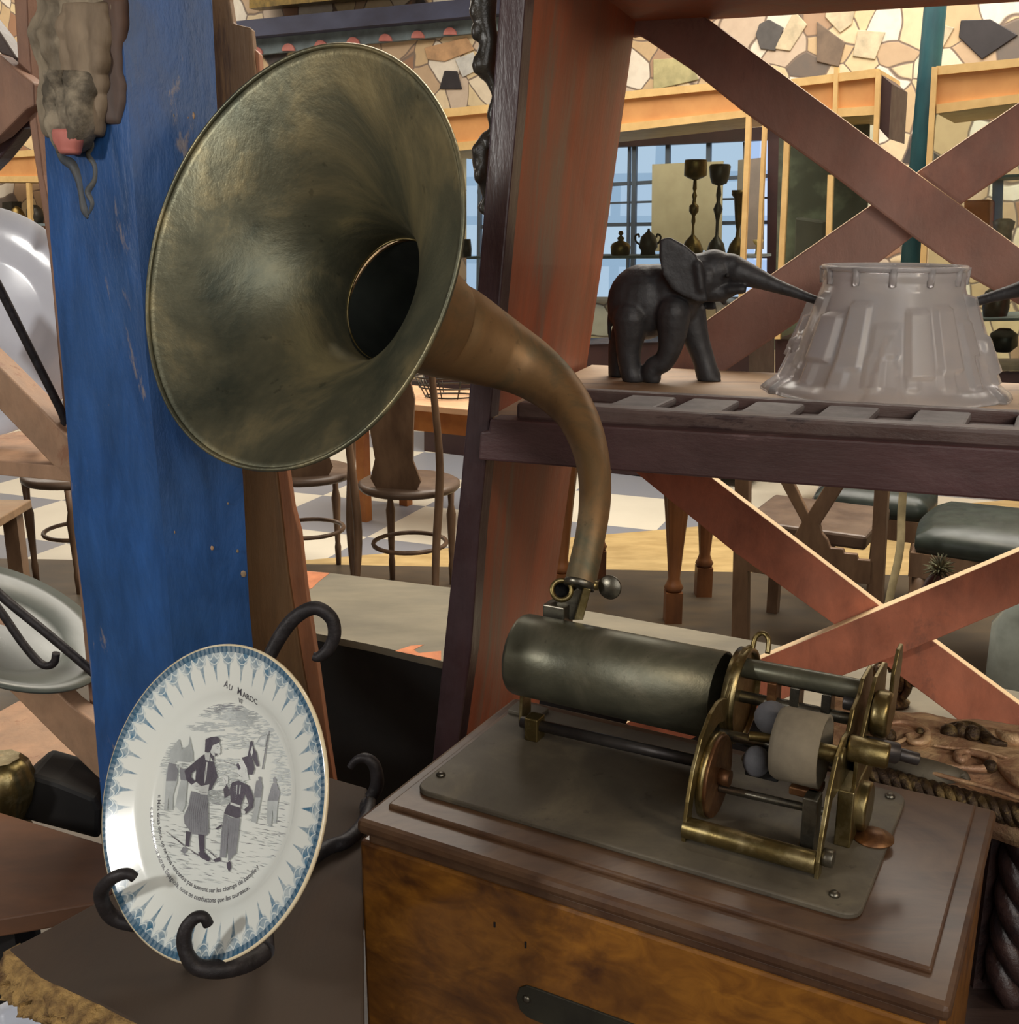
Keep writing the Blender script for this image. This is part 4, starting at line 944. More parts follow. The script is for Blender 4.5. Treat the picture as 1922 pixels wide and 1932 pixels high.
fs = [(i * m_ + j, (i + 1) * m_ + j, (i + 1) * m_ + (j + 1) % m_, i * m_ + (j + 1) % m_) for i in range(nf) for j in range(m_)] + [tuple(range(m_)), tuple(range(nf * m_ + m_ - 1, nf * m_ - 1, -1))]
MB().add(vs, fs, True).build('splintered_edge', simple('splintered_wood', (176, 142, 84), (92, 66, 38), 70, .8, bs=1.0, bd=.01), bo)
cr = thing('added_pedestal', 'dark crate added under the plate board to hold it up', 'pedestal', (-.24, .76, TZ))  # support added between table and board to hold the board up
MB().box((-.235, .74, (TZ + BZ - .022) / 2), .14, .2, BZ - .022 - TZ, (V3((.9, -.42, 0)), V3((.42, .9, 0)), UZ)).build('pedestal_body', M['black'], cr)
# china bowl at the bottom edge
b_ = at_z(60, 1948, TZ + .06); lab = MB().lathe((b_.x, b_.y, TZ), [(.0, .004), (.02, .004), (.02, 0), (.024, 0), (.026, .006), (.04, .03), (.047, .056), (.048, .062), (.046, .062), (.044, .055), (.036, .03), (.02, .01), (0, .008)], UZ, 40)
tag(lab.build('bowl', M['white_china']), 'white china bowl just showing at the bottom left corner below the board', 'bowl')
# ------------------------------------------------------------------ patterned plate
PC = V3((-.195, .6298, CAMZ - .3598)); paz, pel = -.6161, .4638; PR = .1
PN = V3((math.cos(pel) * math.sin(paz), -math.cos(pel) * math.cos(paz), math.sin(pel)))
Pa = UZ.cross(PN).normalized(); Pb = PN.cross(Pa)
ra = math.radians(-8); PA = Pa * math.cos(ra) - Pb * math.sin(ra) * -1 * -1; 
PA = Pa * math.cos(ra) + Pb * math.sin(-ra) * -1; PBv = PN.cross(PA)
if PBv.dot(Pb) < 0: PBv = -PBv
def plate_mat():
    t = NT('transfer_printed_china'); co = t.coord(); sep = t.n('ShaderNodeSeparateXYZ'); t.l(co, sep.inputs[0])
    x, y = sep.outputs[0], sep.outputs[1]
    r = t.math('DIVIDE', t.math('SQRT', t.math('ADD', t.math('MULTIPLY', x, x), t.math('MULTIPLY', y, y))), PR)
    th = t.math('ARCTAN2', y, x)
    nz = t.noise(co, 90, 5, .7); nz2 = t.noise(co, 14, 4)
    # drips: long tongues of lace running in from the rim
    def lobes(n, ph, pw): return t.math('POWER', t.math('ABSOLUTE', t.math('SINE', t.math('MULTIPLY_ADD', th, n / 2, ph))), pw)
    A = lobes(44, 0, 1.3); B = lobes(132, .4, 2.0); Cc = lobes(44, 0, 26)
    depth = t.math('ADD', t.math('MULTIPLY', A, .075), t.math('ADD', t.math('MULTIPLY', B, .02), t.math('MULTIPLY', Cc, .085)))
    lim = t.math('SUBTRACT', .925, t.math('ADD', depth, t.math('MULTIPLY', t.math('SUBTRACT', nz, .5), .03)))
    inb = t.math('SUBTRACT', r, lim)
    tongue = t.math('MULTIPLY', t.math('MULTIPLY', inb, 30, clamp=True), t.math('MULTIPLY', t.math('SUBTRACT', 1.0, t.math('GREATER_THAN', r, .985)), 1))
    lace = t.ramp(nz, [(.46, (0, 0, 0)), (.54, (255, 255, 255))])
    ringl = t.math('GREATER_THAN', t.math('SINE', t.math('MULTIPLY', th, 150)), .2)
    loops = t.math('MULTIPLY', t.math('LESS_THAN', t.math('ABSOLUTE', t.math('SUBTRACT', t.math('MULTIPLY_ADD', t.math('ABSOLUTE', t.math('SINE', t.math('MULTIPLY', th, 44))), -.035, .945), r)), .006), 1)
    loop2 = t.math('LESS_THAN', t.math('ABSOLUTE', t.math('SUBTRACT', t.math('MULTIPLY_ADD', t.math('ABSOLUTE', t.math('SINE', t.math('MULTIPLY', th, 22))), -.05, .925), r)), .004)
    band = t.math('MULTIPLY', t.math('GREATER_THAN', r, .945), t.math('LESS_THAN', r, .985))
    teal = t.mix(t.ramp(nz2, [(.4, (0, 0, 0)), (.6, (255, 255, 255))]), (58, 108, 138), (92, 132, 160))
    dk = (44, 84, 112)
    base = t.mix(t.noise(co, 6, 3), (232, 232, 224), (216, 224, 222))
    c = t.mix(t.math('MULTIPLY', tongue, t.math('MULTIPLY_ADD', nz, 2.2, -.42, clamp=True)), base, teal)
    c = t.mix(t.math('MULTIPLY', band, t.math('MULTIPLY_ADD', ringl, .35, .55)), c, dk)
    c = t.mix(t.math('MULTIPLY', t.math('MAXIMUM', loops, loop2), .8), c, (222, 230, 228))
    edge = t.math('GREATER_THAN', r, .985); c = t.mix(edge, c, (226, 212, 180))
    return t.bsdf(c, .13, 0, Coat_Weight=.6, Coat_Roughness=.04)
pm = plate_mat()
prof = [(0, -.0115), (.03, -.0115), (.06, -.0112), (.0645, -.0104), (.068, -.0082), (.071, -.0066), (.076, -.0055), (.086, -.003), (.096, -.0006), (.0985, .0002), (.1, -.0004), (.1, -.0022), (.096, -.0036), (.086, -.0062), (.074, -.0095), (.066, -.0135), (.0545, -.0165), (.0535, -.0165), (.052, -.0148), (0, -.0145)]
plate = thing('plate', 'white earthenware plate with blue lace border and a printed picture of two talking men', 'plate', PC)
rot = Matrix((PA, PBv, PN)).transposed().to_quaternion()
plate.rotation_mode = 'QUATERNION'; plate.rotation_quaternion = rot
def PLB(mb, name, m, **k):            # build in plate-local coordinates
    o = mb.build(name, m, None); o.data.transform(Matrix.Translation(o.location)); o.location = (0, 0, 0); o.parent = plate
    return o
PLB(MB().lathe((0, 0, 0), prof, UZ, 128, closed=False), 'plate_body', pm)
def PD(x, y, off=-.0112):
    q = on_plane(x, y, PC + PN * off, PN) - PC; return q.dot(PA), q.dot(PBv)
def crop(px, py): return 240 + px / 4.025, 1260 + py / 4.025
ILZ = -.0111
inks = {k: simple('ink_' + k, c, None, 30, .3) for k, c in dict(dark=(84, 78, 92), mid=(140, 142, 148), pale=(192, 198, 198), white=(220, 224, 222), text=(84, 82, 90)).items()}
lay = [0]
ill = bpy.data.objects.new('illustration', None); COL.objects.link(ill); ill.parent = plate; ill.empty_display_size = .01
inkm = {k: MB() for k in inks}
def ink(pts, k):
    lay[0] += 1; z = ILZ + lay[0] * .0000016
    P = [PD(*crop(x, y)) for x, y in pts]; inkm[k].add([(p[0], p[1], z) for p in P], [tuple(range(len(P)))])
def stroke(pts, k, w):
    lay[0] += .2; z = ILZ + lay[0] * .0000016; P = [V3((*PD(*crop(x, y)), z)) for x, y in pts]; vs = []
    for i, p in enumerate(P):
        d = (P[min(i + 1, len(P) - 1)] - P[max(i - 1, 0)]).normalized(); nrm = V3((-d.y, d.x, 0))
        ww = w * (1 - .7 * abs(2 * i / max(1, len(P) - 1) - 1)); vs += [p + nrm * ww, p - nrm * ww]
    inkm[k].add(vs, [(2 * i, 2 * i + 1, 2 * i + 3, 2 * i + 2) for i in range(len(P) - 1)])
rn = random.Random(11)
# soft clouds / ground tint: many fine horizontal hatch strokes
def inside(x, y, cx, cy, rx, ry): return ((x - cx) / rx) ** 2 + ((y - cy) / ry) ** 2 < 1
for cx, cy, rx, ry, n_, k in ((760, 320, 260, 75, 260, 'pale'), (620, 450, 150, 40, 90, 'pale'), (960, 420, 170, 90, 150, 'pale'), (1130, 560, 120, 120, 110, 'pale'), (800, 560, 200, 60, 90, 'pale'), (860, 380, 130, 60, 90, 'pale'),
                              (700, 300, 170, 40, 110, 'mid'), (1190, 820, 90, 160, 110, 'pale'), (360, 700, 110, 130, 130, 'pale'), (760, 800, 180, 120, 190, 'pale'), (690, 980, 130, 60, 100, 'pale')):
    i = 0
    while i < n_:
        x = cx + rn.uniform(-1, 1) * rx; y = cy + rn.uniform(-1, 1) * ry
        if not inside(x, y, cx, cy, rx, ry): continue
        L = rn.uniform(10, 34); stroke([(x - L, y + rn.uniform(-4, 4)), (x, y), (x + L, y + rn.uniform(-4, 4))], k, .00016 if k == 'mid' else .0003); i += 1
for i in range(420):
    x = rn.uniform(210, 1230); y = rn.uniform(1010, 1640)
    if not inside(x, y, 700, 1050, 560, 600): continue
    L = rn.uniform(8, 42); stroke([(x - L, y - 4 + rn.uniform(-4, 4)), (x, y), (x + L, y + 6 + rn.uniform(-4, 4))], rn.choice(['pale', 'pale', 'mid']), rn.uniform(.0001, .00026))
for pts, k in (([(330, 640), (395, 545), (405, 545), (420, 620), (470, 590), (480, 515), (492, 590), (505, 640), (505, 710), (330, 710)], 'pale'),
               ([(330, 720), (390, 740), (385, 860), (355, 960), (350, 1080), (322, 1080), (322, 960), (310, 1080), (285, 1080), (300, 860), (300, 780)], 'pale'),
               ([(300, 860), (320, 720), (372, 730), (392, 780), (380, 860)], 'mid'),
               ([(420, 830), (462, 850), (445, 1050), (420, 1100), (370, 1050), (400, 900)], 'pale'), ([(405, 760), (460, 770), (465, 860), (410, 850)], 'mid'),
               ([(985, 860), (1020, 850), (1032, 900), (1022, 985), (975, 985), (968, 960)], 'mid'), ([(975, 985), (1022, 985), (1005, 1080), (985, 1180), (945, 1165), (970, 1070)], 'pale'),
               ([(1100, 900), (1112, 875), (1140, 875), (1165, 950), (1150, 1010), (1070, 1010)], 'mid'), ([(1070, 1010), (1150, 1010), (1135, 1180), (1118, 1180), (1110, 1080), (1098, 1210), (1066, 1180)], 'pale'),
               ([(1112, 840), (1128, 828), (1140, 850), (1136, 872), (1116, 872)], 'mid'), ([(1000, 830), (1020, 828), (1026, 850), (1004, 856)], 'mid'),
               ([(1080, 480), (1087, 480), (1036, 770), (1026, 770)], 'mid'), ([(1070, 505), (1015, 520), (980, 582), (1052, 600)], 'pale'), ([(1050, 540), (1020, 545), (1000, 572), (1046, 578)], 'white'),
               # tall man
               ([(595, 640), (600, 545), (640, 526), (690, 524), (712, 548), (704, 572), (660, 588), (650, 620), (632, 642)], 'dark'),
               ([(655, 590), (704, 568), (714, 600), (712, 650), (700, 662), (682, 648), (670, 668), (650, 668), (636, 640)], 'white'),
               ([(636, 640), (660, 672), (668, 710), (652, 704), (634, 668)], 'dark'), ([(668, 650), (690, 660), (674, 676)], 'dark'),
               ([(600, 640), (636, 650), (626, 716), (586, 700)], 'white'),
               ([(545, 690), (592, 655), (600, 700), (640, 712), (664, 712), (692, 830), (640, 930), (560, 905), (522, 862), (530, 760)], 'dark'),
               ([(545, 690), (440, 782), (455, 850), (510, 905), (532, 880), (492, 832), (496, 800), (540, 762)], 'dark'),
               ([(606, 716), (618, 716), (606, 830), (594, 880), (590, 830)], 'white'),
               ([(490, 935), (545, 950), (615, 960), (620, 1080), (625, 1250), (600, 1276), (500, 1262), (440, 1182), (434, 1130), (470, 1050)], 'mid'),
               ([(495, 888), (530, 866), (565, 898), (630, 885), (622, 930), (616, 965), (560, 960), (545, 920), (520, 925)], 'white'),
               ([(452, 1240), (490, 1248), (472, 1360), (446, 1350)], 'dark'), ([(545, 1262), (592, 1270), (592, 1402), (556, 1402)], 'dark'),
               ([(410, 1392), (430, 1360), (470, 1370), (442, 1412)], 'mid'), ([(545, 1400), (592, 1400), (640, 1450), (622, 1472), (560, 1440)], 'dark'),
               # short man
               ([(920, 670), (940, 562), (955, 550), (966, 610), (986, 640), (1006, 745), (988, 752), (962, 692)], 'dark'), ([(940, 640), (956, 590), (962, 640), (950, 672)], 'white'),
               ([(876, 682), (930, 668), (960, 700), (972, 770), (955, 812), (922, 810), (915, 760), (886, 708)], 'dark'),
               ([(850, 715), (886, 706), (914, 760), (920, 808), (930, 850), (880, 862), (868, 822), (836, 797), (850, 770), (838, 735)], 'white'),
               ([(832, 738), (850, 722), (868, 762), (854, 778)], 'dark'),
               ([(730, 842), (748, 815), (772, 830), (770, 878), (742, 888)], 'white'),
               ([(800, 872), (850, 856), (900, 880), (932, 900), (950, 1000), (900, 960), (870, 1040), (866, 1132), (830, 1142), (740, 1106), (760, 1052), (790, 1020), (790, 962), (745, 992), (735, 922), (762, 882), (778, 932)], 'dark'),
               ([(920, 900), (944, 925), (968, 1000), (960, 1060), (905, 1112), (880, 1090), (930, 1040), (902, 962)], 'dark'), ([(870, 1070), (905, 1090), (900, 1115), (872, 1100)], 'white'),
               ([(790, 1020), (866, 1046), (864, 1062), (788, 1038)], 'white'), ([(860, 890), (868, 890), (862, 960), (854, 960)], 'pale'), ([(836, 890), (842, 890), (838, 960), (832, 960)], 'pale'),
               ([(740, 1110), (800, 1142), (862, 1142), (850, 1262), (832, 1402), (772, 1470), (770, 1300), (752, 1442), (708, 1438), (720, 1250)], 'mid'),
               ([(660, 1456), (710, 1436), (716, 1468), (672, 1476)], 'dark'), ([(760, 1480), (788, 1466), (796, 1512), (780, 1550), (764, 1520)], 'dark'),
               ([(670, 1225), (725, 1185), (724, 1202), (690, 1226)], 'dark')):
    ink(pts, k)
for i in range(9):
    x = 480 + i * 16; stroke([(x + 20, 965), (x - 4, 1100), (x, 1250)], 'dark', .00014)
stroke([(780, 1150), (770, 1300), (762, 1440)], 'dark', .0002); stroke([(300, 1240), (400, 1320), (460, 1370)], 'dark', .0003); stroke([(470, 1370), (520, 1410), (560, 1430)], 'dark', .0003); stroke([(600, 1370), (660, 1420), (690, 1450)], 'dark', .0003)
stroke([(680, 700), (770, 720), (850, 745)], 'mid', .0002)
for pts in ([(704, 570), (716, 600), (722, 640), (712, 652), (700, 650)], [(682, 604), (694, 596), (704, 606)], [(684, 612), (694, 616)], [(660, 640), (676, 652), (692, 650)], [(850, 716), (836, 735), (848, 752)], [(862, 728), (874, 724)], [(900, 770), (910, 782), (902, 796)], [(838, 796), (860, 822), (882, 830)], [(600, 720), (600, 800), (584, 880)], [(505, 895), (540, 900), (560, 890)], [(548, 935), (590, 950), (616, 946)], [(740, 840), (756, 860), (748, 884)], [(758, 816), (764, 840)], [(1086, 480), (1050, 640), (1030, 765)], [(1074, 508), (1020, 520), (984, 580), (1050, 598)]):
    stroke(pts, 'dark', .00013)
for i in range(7): stroke([(806 + i * 3, 900 + i * 16), (826, 905 + i * 16), (846, 898 + i * 16)], 'mid', .00012)
for i in range(6): stroke([(735 + i * 20, 1150), (728 + i * 18, 1290), (724 + i * 16, 1430)], 'dark', .00007)
for k, mb in inkm.items():
    if mb.v:
        o = PLB(mb, 'printed_ink', inks[k]); o.parent = ill
# lettering
def zsurf(r):
    for (a, za), (b, zb) in zip(prof[:12], prof[1:12]):
        if a <= r <= b: return za + (zb - za) * (r - a) / max(1e-9, b - a)
    return -.0115
def text_mesh(s, size, fn, name='lettering'):
    cu = bpy.data.curves.new('t', 'FONT'); cu.body = s; cu.size = size; cu.align_x = 'CENTER'; cu.resolution_u = 3; cu.offset = .00003
    o = bpy.data.objects.new('t', cu); COL.objects.link(o); dg = bpy.context.evaluated_depsgraph_get(); me = bpy.data.meshes.new_from_object(o.evaluated_get(dg))
    bpy.data.objects.remove(o)
    me.name = name
    for v in me.vertices:
        c = fn(v.co); c.z = zsurf(math.hypot(c.x, c.y)) + .00025; v.co = c
    me.materials.append(inks['text']); ob = bpy.data.objects.new(name, me); COL.objects.link(ob); ob.parent = plate; return ob
tp_ = PD(452, 1312, -.0075); vp_ = PD(450, 1326, -.009)
text_mesh('A', .0068, lambda c: V3((c.x * .8 + tp_[0] - .0135, c.y + tp_[1], ILZ + .0003)))
text_mesh('U', .0052, lambda c: V3((c.x + tp_[0] - .0092, c.y + tp_[1], ILZ + .0003)))
text_mesh('M', .0068, lambda c: V3((c.x * .85 + tp_[0] - .0010, c.y + tp_[1], ILZ + .0003)))
text_mesh('AROC', .0052, lambda c: V3((c.x + tp_[0] + .0092, c.y + tp_[1], ILZ + .0003)))
text_mesh('VII', .0042, lambda c: V3((c.x * .8 + vp_[0], c.y + vp_[1], ILZ + .0003)))
def arc(rad, mid, z): return lambda c: V3(((rad - c.y) * math.cos(mid + c.x / rad), (rad - c.y) * math.sin(mid + c.x / rad), z))
text_mesh('\u00ab Mais dites donc, on ne vous rencontre pas souvent sur les champs de bataille ?', .0042, arc(.0575, math.radians(-90), ILZ + .0003))
text_mesh('\u00ab Le Zouave ! nous autres, Espagnols, nous ne combattons que les taureaux.', .0042, arc(.0635, math.radians(-92), -.0098))

# iron easel of the plate
def PN_(x, y, d): return on_plane(x, y, PC + PN * d, PN)
st = thing('plate_stand', 'black wrought-iron scroll easel holding the patterned plate', 'plate stand', at_z(430, 1840, BZ))
def irn(pts, rads, name): return MB().tube(pts, rads, 12, sub=6).build(name, M['iron'], st)
irn([PN_(x, y, d) for x, y, d in ((330, 1752, -.03), (285, 1746, -.022), (246, 1742, -.012), (212, 1730, -.002), (194, 1704, .008), (192, 1680, .014), (212, 1657, .018), (240, 1648, .016), (254, 1656, .012))], [.005, .0052, .0052, .0052, .005, .0048, .0042, .0036, .0034], 'front_hook')
irn([PN_(x, y, d) for x, y, d in ((500, 1795, -.03), (474, 1812, -.02), (440, 1824, -.008), (405, 1829, .002), (372, 1824, .01), (354, 1804, .016), (347, 1776, .02), (352, 1750, .022), (368, 1732, .021), (384, 1730, .018), (393, 1744, .014))], [.006, .0062, .006, .0056, .0052, .0048, .0046, .0042, .0038, .0034, .0034], 'front_hook')
irn([at_y(x, y, Y) for x, y, Y in ((455, 1400, .70), (480, 1300, .725), (505, 1245, .74), (530, 1198, .745), (558, 1164, .745), (594, 1147, .745), (624, 1165, .745), (631, 1196, .745), (620, 1224, .745), (602, 1239, .745), (590, 1238, .745))], [.004, .0045, .005, .0054, .0054, .0052, .005, .005, .0046, .004, .003], 'back_scroll')
irn([at_y(x, y, Y) for x, y, Y in ((660, 1448, .86), (672, 1434, .86), (690, 1430, .86), (706, 1444, .86), (712, 1474, .86), (704, 1498, .86), (688, 1512, .86))], [.003, .0035, .0045, .0055, .006, .006, .005], 'rear_scroll')
b0 = [at_z(x, y, BZ + .006) for x, y in ((360, 1810), (450, 1755), (540, 1665), (610, 1604), (650, 1588), (676, 1566), (692, 1540), (698, 1512))]
irn(b0, [.005, .005, .0055, .006, .006, .006, .0055, .005], 'base_rail')
irn([PN_(330, 1752, -.03), at_z(430, 1745, BZ + .02), at_z(470, 1740, BZ + .006)], [.005, .005, .005], 'base_leg')
irn([PN_(500, 1795, -.03), at_z(500, 1720, BZ + .006)], [.006, .005], 'base_leg')
irn([at_z(520, 1690, BZ + .006), at_y(450, 1560, .70), at_y(455, 1400, .70)], [.005, .0045, .004], 'back_strut')
irn([at_y(688, 1512, .86), at_z(690, 1530, BZ + .006)], [.005, .005], 'rear_leg')

# ------------------------------------------------------------------ blue post
bp_ = thing('painted_post', 'thick blue-painted post with a weathered bare top, behind the horn', 'post', V3((-.33, 1.1, 0)))
L_ = [(60, -120), (75, 0), (85, 270), (95, 450), (118, 700), (140, 1000), (165, 1200), (187, 1460), (225, 1900), (262, 2330)]
M_ = [(215, -120), (225, 0), (242, 200), (258, 420), (278, 700), (303, 950), (318, 1130), (336, 1360), (370, 1800), (400, 2200)]
R_ = [(388, -120), (400, 0), (410, 215), (430, 500), (447, 760), (458, 900), (470, 1140), (486, 1320), (512, 1700), (540, 2080)]
YL, YM, YR = 1.10, 1.035, 1.075
rows = []
for l, m, r in zip(L_, M_, R_):
    a, b, c = at_y(*l, YL), at_y(*m, YM), at_y(*r, YR)
    ch_ = .012
    rows.append([a + V3((.03, .10, 0)), a, b.lerp(a, .10), b + V3((0, .0006, 0)), b.lerp(c, .10), c, c + V3((-.035, .08, 0))])
for rw in (rows[-1],):
    for p in rw: p.z = 0.0
vs = []; 
sub = 4
RR = []
for i in range(len(rows) - 1):
    for k in range(sub): RR.append([a.lerp(b, k / sub) for a, b in zip(rows[i], rows[i + 1])])
RR.append(rows[-1]); w_ = 7
vs = [p for r in RR for p in r]
fs = [(i * w_ + j, (i + 1) * w_ + j, (i + 1) * w_ + (j + 1) % w_, i * w_ + (j + 1) % w_) for i in range(len(RR) - 1) for j in range(w_)] + [tuple(range(w_)), tuple(range((len(RR) - 1) * w_ + w_ - 1, (len(RR) - 1) * w_ - 1, -1))]
MB().add(vs, fs).build('post_body', M['blue'], bp_)
# weathered skin over the top left of the post
wm = simple('weathered_wood', (158, 144, 122), (98, 88, 74), 16, .85, stretch=(1, 1, .35), bs=.9, bd=.008, lo=.38, hi=.6)
def skin(pts, Yf, th, name, m, amp=.006, sc=30, nx=34, parent=None):
    """closed lumpy sheet filling a pixel outline given as rows (y, x0, x1)"""
    vs = []; ny = 60
    for j in range(ny + 1):
        t = j / ny * (len(pts) - 1); a = min(int(t), len(pts) - 2); u = t - a
        y, x0, x1 = [pts[a][k] * (1 - u) + pts[a + 1][k] * u for k in range(3)]; jw = (x1 - x0) * .22
        x0 += jw * noise.noise(V3((y * .014, x0 * .01, 3))) + jw * .3 * noise.noise(V3((y * .035, 0, 8))); x1 += jw * noise.noise(V3((y * .016, x1 * .01, 9))) + jw * .3 * noise.noise(V3((y * .04, 0, 5)))
        for i in range(nx + 1):
            s = i / nx; x = x0 + (x1 - x0) * s; p = at_y(x, y, Yf(x, y))
            h = th * math.sin(PI * min(max(s, .02), .98)) ** .5 + amp * (noise.noise(p * sc) + .5 * noise.noise(p * sc * 2.7)) + amp * .9 * noise.noise(V3((p.x * 90, 0, p.z * 9)))
            if j in (0, ny) or i in (0, nx): h = -.004
            vs.append(p + V3((-.35, -.93, 0)) * h)
    w = nx + 1; fs = [(j * w + i, (j + 1) * w + i, (j + 1) * w + i + 1, j * w + i + 1) for j in range(ny) for i in range(nx)]
    o = MB().add(vs, fs, True).build(name, m, parent)
    so = o.modifiers.new('solid', 'SOLIDIFY'); so.thickness = .004; so.offset = -1 if False else 1
    return o
face = lambda x, y: YL + (YM - YL) * max(0, min(1, (x - (75 + y * .075)) / 150)) - .001
skin([(-110, 44, 214), (0, 50, 222), (60, 58, 214), (120, 62, 206), (180, 68, 196), (230, 80, 186), (262, 96, 150)], face, .012, 'weathered_skin', wm, amp=.009, parent=bp_)
skin([(10, 128, 196), (60, 124, 204), (110, 122, 202), (150, 122, 196), (205, 126, 196), (250, 150, 186)], lambda x, y: face(x, y) - .010, .007, 'bare_wood_lump', simple('bare_wood', (150, 132, 110), (104, 88, 72), 18, .8, stretch=(1, 1, .3), bs=.8), amp=.006, parent=bp_)
skin([(140, 100, 170), (165, 88, 182), (195, 92, 180), (225, 104, 176), (250, 112, 168), (272, 118, 160), (284, 124, 142)], lambda x, y: face(x, y) - .020, .014, 'curled_flake', simple('curled_flake', (150, 138, 118), (86, 78, 66), 30, .85, bs=1, lo=.4, hi=.56), amp=.008, sc=38, parent=bp_)
skin([(250, 112, 140), (265, 114, 146), (284, 120, 144)], lambda x, y: face(x, y) - .04, .004, 'pink_flake', M['pink'], amp=.003, parent=bp_)
skin([(0, 196, 232), (80, 200, 228), (160, 196, 232), (230, 190, 228)], lambda x, y: face(x, y) + .0022, .0015, 'bare_strip', simple('rusty_bare_wood', (104, 74, 56), (70, 66, 66), 12, .7, stretch=(1, 1, .3)), amp=.001, parent=bp_)
glue = simple('glue_run', (92, 90, 84), (70, 76, 84), 50, .6)
def gl_(pts, r, nm='glue_run'): return MB().tube([at_y(x, y, face(x, y) - .001) for x, y in pts], r, 8).build(nm, glue, bp_)
gl_([(112, 280), (122, 300), (140, 312), (150, 335), (156, 365), (162, 395), (168, 412)], [.004, .005, .006, .005, .004, .005, .002])
gl_([(172, 255), (176, 275), (168, 292), (180, 312), (180, 340), (168, 362), (176, 384), (168, 405)], [.0016, .002, .003, .003, .003, .004, .003, .002])
# chips of the paint on the dark face
for x, y, r in ((325, 218, .0022), (362, 218, .003), (352, 222, .002), (320, 185, .0016), (400, 1034, .002), (448, 1040, .0015), (328, 1004, .0015), (459, 1083, .003), (430, 950, .001), (208, 764, .002), (205, 460, .002)):
    p = at_y(x, y, (YM + (YR - YM) * max(0, (x - (225 + y * .08)) / 165)) if x > 225 + y * .08 else face(x, y))
    MB().sphere(p - V3((0, 0, 0)), r, 8, (1, .25, 1.3)).build('paint_chip', simple('chip', (176, 140, 110), (120, 110, 90), 80, .7), bp_)
# brown board behind the post
bb_ = thing('brown_plank', 'tall brown plank with its edge coloured as lit orange standing between blue post and chairs', 'plank', at_y(560, 1470, 1.19))
def PY(pts, Y, th, mb=None): return (mb or MB()).prism([at_y(x, y, Y) for x, y in pts], V3((0, th, 0)))
PY([(340, -140), (428, -140), (433, 0), (440, 44), (474, 52), (480, 110), (487, 180), (505, 500), (522, 885), (545, 1090), (572, 1262), (598, 1400), (616, 1500), (680, 1900), (380, 1900)], 1.19, .018).build('plank_face', M['brown_board'], bb_, bev=.002)
PY([(478, 90), (500, 480), (520, 880), (545, 1090), (572, 1262), (598, 1400), (616, 1500), (680, 1900), (706, 1900), (634, 1500), (618, 1400), (596, 1240), (576, 1110), (565, 1010), (552, 960), (541, 885), (512, 480), (488, 100)], 1.196, .02).build('plank_edge', M['lit_edge'], bb_, bev=.001)

# ------------------------------------------------------------------ left rack
LO = V3((-.55, 1.28, 0))
def LK(x, y, d): return on_plane(x, y, LO + E2 * d, E2)
def lk(pts, d, th): return MB().prism([LK(x, y, d) for x, y in pts], E2 * th)
lr = thing('shelf_rack', 'pale brown timber rack with diagonal braces at the left edge, carrying two white plates', 'rack', V3((LO.x, LO.y, 0)))
ML = M['brace_light']
lk([(22, -60), (48, -60), (52, 60), (60, 160), (80, 330), (110, 480), (200, 1480), (262, 2100), (232, 2100), (182, 1480), (92, 480), (60, 270), (50, 200), (34, 130)], -.02, .03).build('upright', ML, lr, bev=.002)
lk([(-140, 60), (0, 104), (34, 134), (62, 156), (64, 200), (50, 206), (0, 256), (-140, 340)], -.035, .02).build('cross_board', ML, lr, bev=.002)
lk([(50, 204), (58, 240), (44, 243), (0, 298), (-140, 440), (-140, 380), (0, 255)], -.01, .02).build('cross_brace', M['stile'], lr, bev=.002)
lk([(-140, -40), (-140, 20), (0, 100), (36, 140), (30, 108), (0, 62), (-80, -40)], -.01, .02).build('cross_brace', M['darkwood'], lr, bev=.002)
ML2 = painted('brace_light2', (176, 136, 106), (140, 100, 76), (176, 146, 118), rough=.65, sc=10, streak=.5)
lk([(-140, 560), (0, 694), (62, 756), (122, 818), (180, 872), (180, 950), (130, 905), (94, 873), (55, 831), (0, 774), (-140, 650)], -.03, .03).build('cross_brace', ML2, lr, bev=.002)
def slabz(pts, z, th, nm, m, par): return MB().prism([at_z(x, y, z) for x, y in pts], UZ * -th).build(nm, m, par, bev=.001)
zA = LK(0, 866, -.03).z
def shelfz(xa, ya, xb, yb, th, depth, nm):
    a, b = LK(xa, ya, -.03), LK(xb, yb, -.03); z = (a.z + b.z) / 2; a = V3((a.x, a.y, z)); b = a + E1 * ((b - a).dot(E1)); a0 = a - E1 * .12; b = b + E1 * .03
    return MB().prism([a0, b, b + E2 * depth, a0 + E2 * depth], UZ * -th).build(nm, ML2, lr, bev=.001)
shelfz(0, 866, 132, 884, .018, .16, 'shelf_board')
lk([(-140, 1060), (0, 1196), (129, 1328), (182, 1368), (240, 1420), (240, 1520), (187, 1470), (106, 1392), (0, 1286), (-140, 1160)], -.05, .025).build('cross_brace', ML2, lr, bev=.002)
shelfz(0, 1424, 188, 1494, .014, .17, 'shelf_board')
